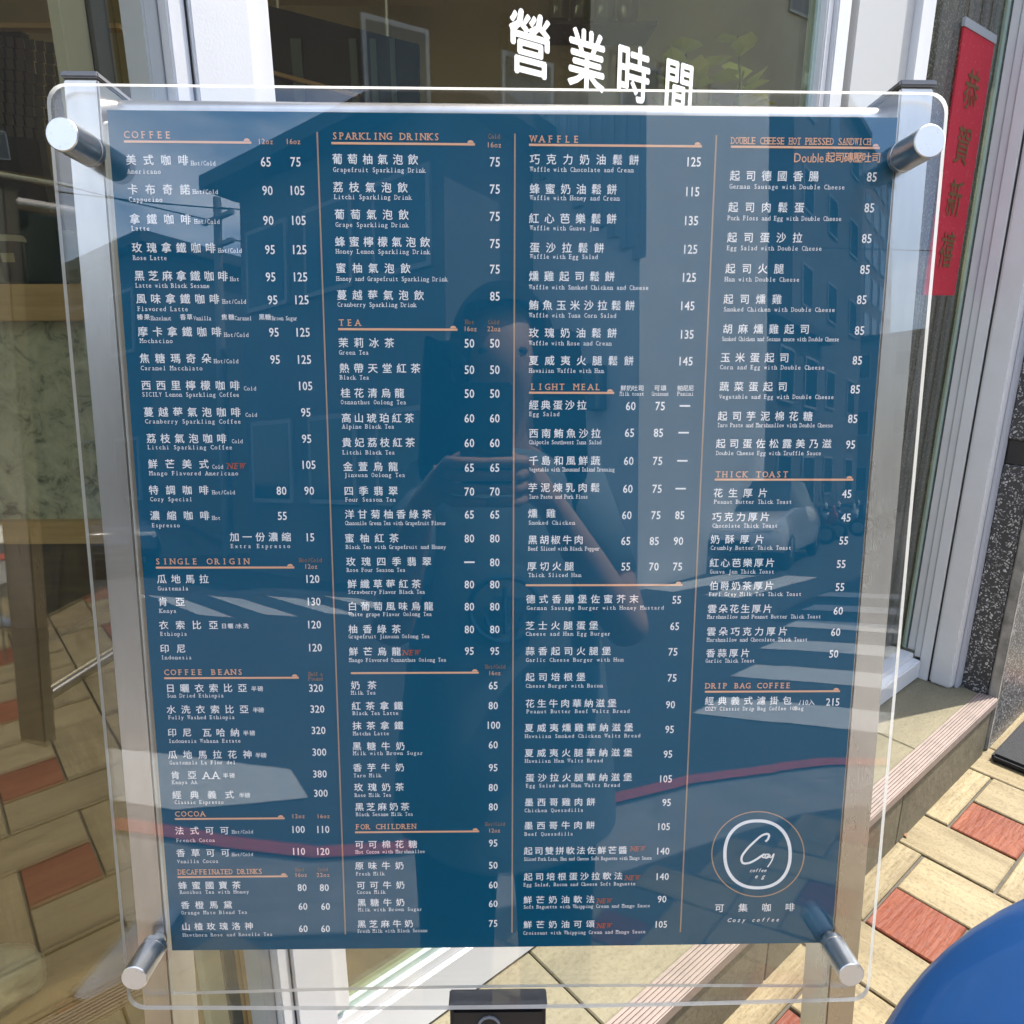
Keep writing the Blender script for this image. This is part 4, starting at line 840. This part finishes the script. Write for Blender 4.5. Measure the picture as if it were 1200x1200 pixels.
# ------------------------------------------------------------------ blue tub chair and black door mat
def skin_mesh(name, verts, edges, m, parent, sub=2, root=0, **kw):
    """verts: (x, y, z, rx[, ry]); grown with Skin + Subdivision, then frozen to one mesh"""
    me = bpy.data.meshes.new(name); me.from_pydata([v[:3] for v in verts], edges, [])
    o = bpy.data.objects.new(name, me); COL.objects.link(o)
    o.modifiers.new('Skin', 'SKIN'); s = o.modifiers.new('Sub', 'SUBSURF'); s.levels = sub; s.render_levels = sub
    for sv, v in zip(me.skin_vertices[0].data, verts): sv.radius = (v[3], v[4] if len(v) > 4 else v[3])
    for i, sv in enumerate(me.skin_vertices[0].data): sv.use_root = (i == root)
    bpy.context.view_layer.update()
    m2 = bpy.data.meshes.new_from_object(o.evaluated_get(bpy.context.evaluated_depsgraph_get())); m2.name = name
    bpy.data.objects.remove(o); bpy.data.meshes.remove(me)
    m2.materials.clear(); m2.materials.append(m); m2.polygons.foreach_set('use_smooth', [True] * len(m2.polygons))
    n = bpy.data.objects.new(name, m2); COL.objects.link(n); n.parent = parent; return tag(n, **kw)
# the chair back is a round shell; its rim is taken from the photograph on an upright leaning plane about 0.85 m from the camera
chc = CAM + ray(1290, 1335) / F * .80
nrm = CAM - chc; nrm = nrm / np.linalg.norm(nrm); nrm = nrm * .8 + np.array([-.3, .2, .55]); nrm /= np.linalg.norm(nrm)
ex = np.cross([0, 0, 1.0], nrm); ex /= np.linalg.norm(ex); ey = np.cross(nrm, ex)
def on_pl(x, y): r = ray(x, y); t = ((chc - CAM) @ nrm) / (r @ nrm); p = CAM + r * t - chc; return p @ ex, p @ ey
pts = np.array([on_pl(*q) for q in [(1027, 1200), (1044, 1175), (1083, 1125), (1130, 1085), (1178, 1053), (1200, 1044)]])
sol = np.linalg.lstsq(np.c_[2 * pts, np.ones(6)], (pts ** 2).sum(1), rcond=None)[0]; rad_ = math.sqrt(sol[2] + sol[0] ** 2 + sol[1] ** 2)
c3 = chc + ex * sol[0] + ey * sol[1]
chair = empty('tub_chair', (float(c3[0]), float(c3[1]), 0), label='glossy blue moulded plastic tub chair with round backrest', cat='chair')
mb = MB(); prof = []
for k in range(15):
    q = k / 14; prof.append((rad_ * math.sin(q * math.pi / 2 * .985), .085 * math.cos(q * math.pi / 2) ** 1.0))
prof += [(rad_ + .0005, -.006), (rad_ - .004, -.013), (rad_ * .9, -.012)]
for k in range(10): q = 1 - (k + 1) / 10; prof.append((rad_ * .9 * q + .001, -.012 + .03 * (1 - q ** 2)))
seg = 72; vs = [c3 + (ex * math.cos(2 * math.pi * k / seg) + ey * math.sin(2 * math.pi * k / seg)) * r + nrm * (z - .02) for r, z in prof for k in range(seg)]
fs = [(i * seg + k, i * seg + (k + 1) % seg, (i + 1) * seg + (k + 1) % seg, (i + 1) * seg + k) for i in range(len(prof) - 1) for k in range(seg)]
part(mb.add(vs, fs), 'backrest', BLUE_PLASTIC, chair, smooth='all')
fz = .40; lean = np.array([ey[0], ey[1], 0]); dirb = -lean / (np.linalg.norm(lean) + 1e-9)
sc_ = np.array([c3[0], c3[1], 0]) + dirb * -.02
seat = MB().lathe([(.02, .0), (.19, .0), (.215, .012), (.22, .03), (.205, .038), (.10, .024), (.01, .02)], 48, (sc_[0], sc_[1], fz))
part(seat, 'seat', BLUE_PLASTIC, chair, smooth='all')
for a in (45, 135, 225, 315):
    ca, sa = math.cos(math.radians(a)), math.sin(math.radians(a))
    part(MB().tube([(sc_[0] + .14 * ca, sc_[1] + .14 * sa, fz + .005), (sc_[0] + .2 * ca, sc_[1] + .2 * sa, 0)], .011, 12), 'leg', STEEL, chair, smooth=True)
for s_ in (-.09, .09):
    a0 = c3 + ex * s_ - ey * rad_ * .6 - nrm * .03; part(MB().tube([tuple(a0), (a0[0] * .5 + (sc_[0] + ex[0] * s_) * .5, a0[1] * .5 + (sc_[1] + ex[1] * s_) * .5, (a0[2] + fz) / 2), (sc_[0] + ex[0] * s_, sc_[1] + ex[1] * s_, fz + .01)], .012, 12), 'back_support', STEEL, chair, smooth=True)
mt = MB().box(-.27, .27, -.14, .14, 0, .026); mtb = mt.build('door_mat', BLACK_RUBBER, None, bevel=.008); mtb.location = (2.53, .385, .001)
tag(mtb, 'thick black rubber mat on the pavement by the terrazzo pillar', 'mat')

# ------------------------------------------------------------------ the street behind the camera (seen mirrored in the board and the glass)
W_GLASS = mat('street_window', (.03, .04, .045), .12, spec=.6)
W_FRAME = mat('street_window_frame', (.30, .31, .31), .5)
def wall_mat(n, c, k=.75): return mat(n, c, .85, noise=(1.2, tuple(q * k for q in c), .35, .75), bump=.2, bscale=25)
def building(label, x0, x1, y0, y1, h, m, roof_m, floors, wx, wy, group=None, eave=.25, win=(1.1, 1.3)):
    b = empty('house', ((x0 + x1) / 2, (y0 + y1) / 2, -.12), label=label, cat='building', group=group)
    part(MB().box(x0, x1, y0, y1, -.12, h), 'wall', m, b)
    part(MB().box(x0 - eave, x1 + eave, y0 - eave, y1 + eave, h + .002, h + .22), 'roof', roof_m, b)
    fh = h / floors
    for f_ in range(floors):
        zc = f_ * fh + fh * .55
        for k in range(wx):
            cx = x0 + (x1 - x0) * (k + .5) / wx
            w_ = part(MB().box(cx - win[0] / 2, cx + win[0] / 2, y1 - .02, y1 + .05, zc - win[1] / 2, zc + win[1] / 2), 'window', W_FRAME, b)
            p_ = MB().box(cx - win[0] / 2 + .07, cx + win[0] / 2 - .07, y1 + .0, y1 + .056, zc - win[1] / 2 + .07, zc + win[1] / 2 - .07).build('pane', W_GLASS); p_.parent = w_
        for k in range(wy):
            cy = y0 + (y1 - y0) * (k + .5) / wy
            w_ = part(MB().box(x1 - .02, x1 + .05, cy - win[0] / 2, cy + win[0] / 2, zc - win[1] / 2, zc + win[1] / 2), 'window', W_FRAME, b)
            p_ = MB().box(x1 + 0, x1 + .056, cy - win[0] / 2 + .07, cy + win[0] / 2 - .07, zc - win[1] / 2 + .07, zc + win[1] / 2 - .07).build('pane', W_GLASS); p_.parent = w_
    return b
ROOF_D = mat('dark_roof', (.06, .06, .065), .7)
b1 = building('dark grey corner house with wide eaves beyond the crossing', -10.4, -5.8, -10, -6.1, 6.1, wall_mat('wall_dark', (.15, .15, .15)), ROOF_D, 2, 3, 0, eave=.45)
b2 = building('pale concrete building with corrugated upper wall beyond the crossing', -9.0, -4.05, -13, -8.0, 9.5, wall_mat('wall_pale', (.72, .72, .69), .9), ROOF_D, 3, 0, 0, eave=.05)
cor = MB(); CORR = mat('corrugated_sheet', (.36, .39, .40), .5)
k = -6.6
while k < -4.1:
    zb = 4.2 + (-4.1 - k) * .95; cor.box(k, k + .10, -7.985, -7.94, zb, 9.3); cor.box(k + .10, k + .19, -7.985, -7.965, zb, 9.3); k += .19
part(cor, 'corrugated_cladding', CORR, b2, )
part(MB().box(-4.75, -4.55, -8.1, -7.7, 2.3, 2.9), 'wall_unit', mat('wall_unit', (.10, .11, .12), .5), b2)
part(MB().box(-5.5, -5.0, -8.1, -7.6, 3.2, 3.4), 'wall_canopy', mat('wall_canopy', (.10, .11, .12), .5), b2)
b3 = building('low dark shop house with steel water tanks on the roof', -9.5, -4.95, -20, -14, 5.0, wall_mat('wall_brown', (.12, .11, .10)), ROOF_D, 2, 2, 3)
building('brown apartment block behind the low shop house', -14, -6.2, -30, -21.5, 14.5, wall_mat('wall_red', (.13, .12, .115)), ROOF_D, 5, 3, 3)
building('tall grey apartment tower with rows of windows', -24, -11.9, -66, -53.5, 25.4, wall_mat('wall_tower', (.24, .22, .21)), ROOF_D, 9, 5, 5, win=(1.6, 1.9))
building('low far house at the end of the side street', -9.5, -5.2, -48, -40, 8.6, wall_mat('wall_far', (.22, .20, .18)), ROOF_D, 3, 2, 2)
building('two storey dark house along the main street', -23, -14.0, -11, -6.3, 6.0, wall_mat('wall_left', (.09, .09, .095)), ROOF_D, 2, 4, 0)
building('grey row house far along the main street', -40, -26, -6, 0, 8, wall_mat('wall_left2', (.15, .15, .15)), ROOF_D, 3, 3, 2)
building('added dark brown block closing the far end of the side street', -2.5, 7, -62, -44, 20, wall_mat('wall_end', (.06, .05, .045)), ROOF_D, 6, 4, 0)  # added to keep bright sky out of the side window's reflection
building('dark brown row house across the side street', 2.6, 10, -16, -8.5, 8.5, wall_mat('wall_cream', (.075, .055, .045)), ROOF_D, 3, 3, 0)
building('long olive row house facing the cafe', 10.5, 24, -17, -8.8, 9.5, wall_mat('wall_olive', (.46, .43, .33)), ROOF_D, 3, 5, 0)
TANK = mat('steel_tank', (.6, .6, .6), .3, 1)
for k, (tx, ty) in enumerate(((-6.1, -14.8), (-5.45, -15.3))):
    t_ = MB().lathe([(.02, 0), (.42, 0), (.42, .05), (.40, .06), (.40, .34), (.415, .36), (.40, .38), (.40, .70), (.30, .80), (.1, .84), (.1, .88), (.01, .88)], 28).build('water_tank', TANK, None, smooth=True)
    t_.location = (tx, ty, 5.22); tag(t_, 'round stainless water tank on the low shop house roof', 'water tank', 'water tanks on the shop house')
pole = empty('utility_pole', (-12.1, -6.7, -.12), label='concrete utility pole with cross arms in front of the dark corner house', cat='utility pole')
part(MB().tube([(-12.1, -6.7, -.12), (-12.1, -6.7, 6.6)], [.11, .07], 14), 'mast', CONCRETE, pole, smooth=True)
for z in (6.2, 5.7): part(MB().box(-12.6, -11.6, -6.74, -6.66, z, z + .07), 'cross_arm', W_FRAME, pole)
for i_, (a, b) in enumerate((((-12.5, -6.7, 6.3), (-26, 3, 12)), ((-11.7, -6.7, 6.3), (-22, 2, 9)), ((-11.8, -6.7, 5.8), (-5.0, -34, 7.5)), ((-12.0, -6.7, 6.4), (6, -34, 9)))):
    a, b = Vector(a), Vector(b); P_ = [a.lerp(b, t / 10) - Vector((0, 0, .5 * 4 * (t / 10) * (1 - t / 10))) for t in range(11)]
    tag(MB().tube(P_, .014, 6).build('power_cable', BLACK), ['power cable from the pole over the kerb side', 'power cable from the inner cross arm along the main street', 'power cable sagging down the side street', 'power cable crossing high over the junction'][i_], 'cable')
RUBBER = mat('tyre_rubber', (.02, .02, .02), .8); ALU = mat('alloy', (.5, .5, .5), .35, 1)
LAMP = mat('lamp_glass', (.7, .7, .68), .15)
def wheel(parent, c, r, wd, axis):
    mb = MB()
    for q in range(24):
        for s_ in range(8):
            a = 2 * math.pi * q / 24; b = 2 * math.pi * s_ / 8; rr = r - wd * .5 + wd * .5 * math.cos(b); off = wd * .5 * math.sin(b)
            p = (rr * math.cos(a), off, rr * math.sin(a)); mb.v.append((c[0] + p[0], c[1] + p[1], c[2] + p[2]) if axis == 'y' else (c[0] + p[1], c[1] + p[0], c[2] + p[2]))
    mb.f = [(q * 8 + s_, q * 8 + (s_ + 1) % 8, ((q + 1) % 24) * 8 + (s_ + 1) % 8, ((q + 1) % 24) * 8 + s_) for q in range(24) for s_ in range(8)]; mb.m = [0] * len(mb.f)
    t = mb.build('wheel', RUBBER, parent, smooth='all')
    rm = MB().tube([(c[0], c[1] - wd * .35, c[2]), (c[0], c[1] + wd * .35, c[2])] if axis == 'y' else [(c[0] - wd * .35, c[1], c[2]), (c[0] + wd * .35, c[1], c[2])], r * .62, 20)
    rm.build('rim', ALU, t)
def make_scooter(m):                                    # local: +x forward
    e = empty('parked_scooter')
    wheel(e, (.62, 0, .23), .23, .10, 'y'); wheel(e, (-.58, 0, .23), .23, .11, 'y')
    skin_mesh('body', [(-.75, 0, .62, .07, .05), (-.45, 0, .60, .13, .12), (-.12, 0, .55, .13, .14), (0, 0, .34, .12, .07), (.30, 0, .32, .13, .06), (.46, 0, .55, .15, .06), (.52, 0, .88, .12, .06), (.62, 0, .52, .07, .09)], [(0, 1), (1, 2), (2, 3), (3, 4), (4, 5), (5, 6), (5, 7)], m, e, 1)
    skin_mesh('seat', [(-.68, 0, .75, .07, .03), (-.35, 0, .75, .13, .05), (-.05, 0, .71, .11, .05)], [(0, 1), (1, 2)], BLACK, e, 1)
    MB().tube([(.50, -.33, 1.03), (.54, -.15, .98), (.56, 0, .96), (.54, .15, .98), (.50, .33, 1.03)], .018, 8).build('handlebar', BLACK, e)
    for s_ in (-1, 1):
        MB().tube([(.52, .22 * s_, 1.0), (.50, .27 * s_, 1.16)], .007, 6).build('mirror_stalk', BLACK, e)
        MB().box(.485, .50, .27 * s_ - .05, .27 * s_ + .05, 1.14, 1.21).build('mirror', BLACK, e, bevel=.006)
    MB().lathe([(.01, 0), (.075, .0), (.07, .03), (.03, .045), (.001, .045)], 18).build('headlight', LAMP, e).matrix_local = Matrix.Translation((.60, 0, .88)) @ Matrix.Rotation(math.pi / 2, 4, 'Y')
    MB().tube([(.56, 0, .5), (.62, 0, .23)], .03, 8).build('fork', BLACK, e)
    return e
SC = [('white', (.6, .6, .58)), ('black', (.03, .03, .03)), ('red', (.35, .04, .03)), ('silver', (.42, .43, .45)), ('dark blue', (.03, .05, .12)), ('cream', (.55, .5, .38)), ('grey', (.2, .2, .21))]
for i_, (cn_, c_) in enumerate(SC):
    e = make_scooter(mat('scooter_paint_' + cn_.replace(' ', '_'), c_, .3, coat=.5)); e.location = (-4.6 + .1 * (i_ % 2), -15.2 - 1.55 * i_, -.12); e.rotation_euler = (0, 0, -.15 + .06 * (i_ % 3))
    tag(e, cn_ + ' scooter parked in the row beside the shop house', 'scooter', 'scooters parked in a row')
def make_car(m, label, loc, rz):
    e = empty('parked_car', loc, rz, label, 'car')
    secs = [(-2.1, .45, .78, .72), (-1.9, .30, .90, .80), (-1.3, .26, .95, .84), (-.2, .26, .96, .85), (.9, .26, .96, .84), (1.6, .28, .88, .82), (2.05, .34, .74, .74), (2.15, .42, .60, .66)]
    vs = []
    for x_, z0, z1, hw in secs: vs += [(x_, -hw, z0), (x_, -hw * 1.03, (z0 + z1) / 2), (x_, -hw * .92, z1), (x_, hw * .92, z1), (x_, hw * 1.03, (z0 + z1) / 2), (x_, hw, z0)]
    fs = [(i * 6 + k, i * 6 + (k + 1) % 6, (i + 1) * 6 + (k + 1) % 6, (i + 1) * 6 + k) for i in range(len(secs) - 1) for k in range(6)] + [tuple(range(6)), tuple(range(42, 48))]
    MB().add(vs, fs).build('body', m, e, bevel=.03, smooth=True)
    cab = [(-1.75, .92, .70), (-1.2, 1.42, .60), (.2, 1.46, .60), (1.05, .95, .72)]
    vs = []
    for x_, z, hw in cab: vs += [(x_, -hw, z), (x_, hw, z)]
    vs += [(-1.75, -.72, .9), (-1.75, .72, .9), (1.05, -.74, .9), (1.05, .74, .9)]
    MB().add(vs, [(0, 2, 3, 1), (2, 4, 5, 3), (4, 6, 7, 5), (0, 8, 10, 6), (0, 6, 4, 2), (1, 3, 5, 7), (8, 9, 11, 10)]).build('cabin', W_GLASS, e, bevel=.02)
    MB().box(-1.15, .15, -.585, .585, 1.435, 1.475).build('roof_panel', m, e, bevel=.015)
    for x_ in (-1.3, 1.35):
        for s_ in (-.76, .76): wheel(e, (x_, s_, .32), .32, .20, 'y')
    for s_ in (-.52, .52): MB().box(2.02, 2.12, s_ - .15, s_ + .15, .58, .70).build('headlight', LAMP, e, bevel=.02)
    MB().box(2.13, 2.17, -.35, .35, .40, .52).build('grille', BLACK, e)
make_car(mat('car_paint_white', (.62, .63, .63), .25, coat=.8), 'white car parked in front of the low shop house', (-4.0, -12.6, -.12), 1.45)
make_car(mat('car_paint_dark', (.04, .05, .07), .22, coat=.8), 'dark blue car waiting on the main street', (-12.6, -4.2, -.12), .15)

# ------------------------------------------------------------------ the photographer, mirrored in the menu
PC = np.array([-.21, -.27]); FD = np.array([.630, .7766]); RD = np.array([.7766, -.630])
def pp(r, f, z): q = PC + RD * r + FD * f; return (q[0], q[1], z)
SKIN = mat('skin', (.52, .33, .24), .5, spec=.35); HAIR = mat('black_hair', (.010, .008, .008), .7, spec=.15); SHIRT = mat('grey_blue_shirt', (.20, .25, .28), .85, bump=.2, bscale=40)
TROUSER = mat('dark_trousers', (.015, .017, .022), .9); SHOE = mat('white_shoe', (.5, .5, .48), .6)
PHONE = mat('phone_back', (.03, .05, .075), .25); PRINT_BLUE = mat('shirt_print', (.03, .10, .20), .8)
upv = -R[:, 1]; fw = R[:, 2]; rt = R[:, 0]
def ph(r, u, f): q = CAM + rt * r + upv * u + fw * f; return (q[0], q[1], q[2])
person = empty('person', (PC[0], PC[1], 0), label='person with long black hair in a grey anchor shirt photographing the menu', cat='person')
V = []; E_ = []
def jn(p, rx, ry=None, link=None):
    V.append((*p, rx, ry or rx)); 
    if link is not None: E_.append((link, len(V) - 1))
    return len(V) - 1
pel = jn(pp(0, 0, .82), .13, .10); wa = jn(pp(0, .01, .97), .11, .085, pel); chs = jn(pp(0, 0, 1.12), .125, .09, wa); nb_ = jn(pp(0, 0, 1.235), .07, .06, chs)
nk = jn(pp(0, .015, 1.285), .048, .048, nb_); hd0 = jn(pp(0, .035, 1.335), .060, .066, nk); hd1 = jn(pp(0, .03, 1.40), .072, .086, hd0); hd2 = jn(pp(0, .02, 1.47), .066, .078, hd1); hd3 = jn(pp(0, .02, 1.51), .036, .042, hd2)
nose = jn(pp(0, .115, 1.385), .010, .012, hd1)
for s_ in (-1, 1):
    sh = jn(pp(.135 * s_, -.005, 1.205), .052, .052, nb_)
    el = jn(pp(.215 if s_ > 0 else -.195, .115, .935), .038, .038, sh); fa = jn(tuple(np.array(pp(.215 if s_ > 0 else -.195, .115, .935)) * .5 + np.array(ph(.08 if s_ > 0 else -.116, -.165, -.06)) * .5), .035, .035, el)
    mx_ = (lambda x_: x_) if s_ > 0 else (lambda x_: -.036 - x_)
    wr = jn(ph(mx_(.078), -.165, -.058), .024, .024, fa); pm = jn(ph(mx_(.050), -.122, -.032), .024, .016, wr)
    for i in range(4):
        L_ = (.050, .056, .052, .042)[i]; u_ = -.086 - .0185 * i
        k1 = jn(ph(mx_(.034), u_, -.012), .0090, .0090, pm); k2 = jn(ph(mx_(.026), u_ + .002, .012), .0085, .0085, k1); k3 = jn(ph(mx_(.022 - L_ * .5), u_ + .003, .015), .0078, .0078, k2); jn(ph(mx_(.022 - L_), u_ + .002, .013), .0065, .0065, k3)
    t1 = jn(ph(mx_(.044), -.110, -.040), .011, .011, pm); t2 = jn(ph(mx_(.026), -.092, -.034), .0095, .0095, t1); jn(ph(mx_(.006), -.080, -.026), .0078, .0078, t2)
    hp = jn(pp(.085 * s_, 0, .76), .085, .085, pel); kn = jn(pp(.09 * s_, .02, .44), .058, .058, hp); cf = jn(pp(.092 * s_, -.005, .30), .052, .052, kn); an = jn(pp(.095 * s_, -.01, .085), .036, .036, cf); jn(pp(.105 * s_, .11, .035), .034, .025, an)
def to_local(vs): return [(v[0] - PC[0], v[1] - PC[1], *v[2:]) for v in vs]
skin_mesh('body', to_local(V), E_, SKIN, person, 2)
hv = [(*pp(0, .015, 1.492), .098, .104), (*pp(0, -.045, 1.40), .090, .085), (*pp(0, -.075, 1.25), .10, .055), (*pp(0, -.085, 1.08), .10, .04),
      (*pp(.078, .04, 1.41), .040, .07), (*pp(.098, .02, 1.28), .042, .055), (*pp(.115, .045, 1.14), .042, .045), (*pp(.11, .06, 1.02), .022, .022),
      (*pp(-.078, .04, 1.41), .040, .07), (*pp(-.098, .02, 1.28), .042, .055), (*pp(-.115, .045, 1.14), .042, .045), (*pp(-.11, .06, 1.02), .022, .022)]
skin_mesh('hair', to_local(hv), [(0, 1), (1, 2), (2, 3), (0, 4), (4, 5), (5, 6), (6, 7), (0, 8), (8, 9), (9, 10), (10, 11)], HAIR, person, 2)
cap = MB(); cs, cr_ = 28, 16; cv = []
for i in range(cr_ + 1):
    for k in range(cs):
        t, p_ = 2 * math.pi * k / cs, math.pi * i / cr_
        q = pp(.094 * math.sin(p_) * math.cos(t), .018 + .112 * math.sin(p_) * math.sin(t), 1.425 + .118 * math.cos(p_)); cv.append((q[0] - PC[0], q[1] - PC[1], q[2]))
def face_open(i, k): t = 2 * math.pi * (k + .5) / cs; return i >= 5 and math.sin(t) > .55
cap.add(cv, [(i * cs + k, i * cs + (k + 1) % cs, (i + 1) * cs + (k + 1) % cs, (i + 1) * cs + k) for i in range(12) for k in range(cs) if not face_open(i, k)])
cap.build('hair_cap', HAIR, person, smooth='all')
for s_ in (-1, 1):
    q = pp(.031 * s_, .098, 1.408); MB().lathe([(.001, -.008), (.009, -.004), (.011, 0), (.009, .004), (.001, .008)], 12, (q[0] - PC[0], q[1] - PC[1], q[2])).build('eye', BLACK, person, smooth='all')
    q = pp(.078 * s_, .015, 1.395); MB().lathe([(.002, -.03), (.012, -.022), (.016, .005), (.012, .026), (.002, .032)], 10, (q[0] - PC[0], q[1] - PC[1], q[2])).build('ear', SKIN, person, smooth='all')
qa, qb, qc = pp(-.022, .094, 1.348), pp(0, .102, 1.346), pp(.022, .094, 1.348)
MB().tube([(q[0] - PC[0], q[1] - PC[1], q[2]) for q in (qa, qb, qc)], [.003, .006, .003], 8).build('mouth', mat('lip', (.30, .10, .08), .5), person)
rings = [(1.262, .062, .058, 0), (1.245, .10, .075, 0), (1.225, .150, .092, 0), (1.17, .170, .108, .0), (1.08, .168, .118, .005), (.95, .172, .122, .008), (.80, .190, .130, .008), (.68, .200, .138, .01), (.62, .205, .140, .01)]
vs = []; seg = 36
for z, rx, ry, off in rings:
    for k in range(seg):
        t = 2 * math.pi * k / seg; fold = 1 + (.03 * math.sin(5 * t + z * 9) * (1.26 - z) * 1.4)
        zz = z - (.05 * abs(math.sin(t)) if z < .65 else 0)
        q = pp(rx * math.cos(t) * fold, off + ry * math.sin(t) * fold, zz); vs.append((q[0] - PC[0], q[1] - PC[1], zz))
MB().add(vs, [(i * seg + k, i * seg + (k + 1) % seg, (i + 1) * seg + (k + 1) % seg, (i + 1) * seg + k) for i in range(len(rings) - 1) for k in range(seg)]).build('shirt', SHIRT, person, smooth='all')
for s_ in (-1, 1):
    a_ = np.array(pp(.12 * s_, -.005, 1.20)); b_ = np.array(pp(.215 if s_ > 0 else -.195, .115, .935)); c0 = a_; c1 = a_ * .35 + b_ * .65
    pts_ = [tuple(c0 - np.array([*PC, 0])), tuple((c0 * .5 + c1 * .5) - np.array([*PC, 0])), tuple(c1 - np.array([*PC, 0]))]
    MB().tube(pts_, [.064, .060, .052], 20, caps=True).build('sleeve', SHIRT, person, smooth='all')
    lv = [(*pp(.082 * s_, 0, .84), .10, .105), (*pp(.088 * s_, 0, .70), .10, .10), (*pp(.092 * s_, .02, .44), .078, .078), (*pp(.094 * s_, -.005, .11), .066, .066)]
    skin_mesh('trouser_leg', to_local(lv), [(0, 1), (1, 2), (2, 3)], TROUSER, person, 2)
    sv = [(*pp(.095 * s_, -.05, .045), .042, .045), (*pp(.098 * s_, .03, .045), .045, .045), (*pp(.106 * s_, .12, .035), .042, .033), (*pp(.108 * s_, .165, .03), .03, .026)]
    skin_mesh('shoe', to_local(sv), [(0, 1), (1, 2), (2, 3)], SHOE, person, 2)
def em_pt(r, z): y = .1245 * math.sqrt(max(0, 1 - (r / .17) ** 2)) + .012; q = pp(r, y, z); return (q[0] - PC[0], q[1] - PC[1], q[2])
em = MB().tube([em_pt(.058 * math.cos(t * math.pi / 12), .99 + .052 * math.sin(t * math.pi / 12)) for t in range(25)], .005, 6)
em.tube([em_pt(0, 1.025), em_pt(0, .955)], .004, 6); em.tube([em_pt(-.02, 1.008), em_pt(.02, 1.008)], .003, 6)
em.tube([em_pt(.032 * math.cos(math.pi + t * math.pi / 8), .978 + .026 * math.sin(math.pi + t * math.pi / 8)) for t in range(9)], .004, 6)
em.build('shirt_print', PRINT_BLUE, person)
phone = empty('phone', ph(-.018, -.055, -.016), label='dark blue phone held up in both hands', cat='phone')
def pbox(mb, r0, r1, u0, u1, f0, f1):
    return mb.add([ph(r, u, f) for f in (f0, f1) for r, u in ((r0, u0), (r1, u0), (r1, u1), (r0, u1))], [(0, 3, 2, 1), (4, 5, 6, 7), (0, 1, 5, 4), (1, 2, 6, 5), (2, 3, 7, 6), (3, 0, 4, 7)])
part(pbox(MB(), -.054, .018, -.128, .019, -.016, -.008), 'phone_body', PHONE, phone, bevel=.003)
part(pbox(MB(), -.022, .014, -.020, .015, -.0079, -.0065), 'camera_plate', PHONE, phone, bevel=.0006)
for a, b in ((.004, .005), (.004, -.012), (-.013, -.004)):
    part(MB().tube([ph(a, b, -.0064), ph(a, b, -.0045)], .0068, 20), 'lens', BLACK, phone)
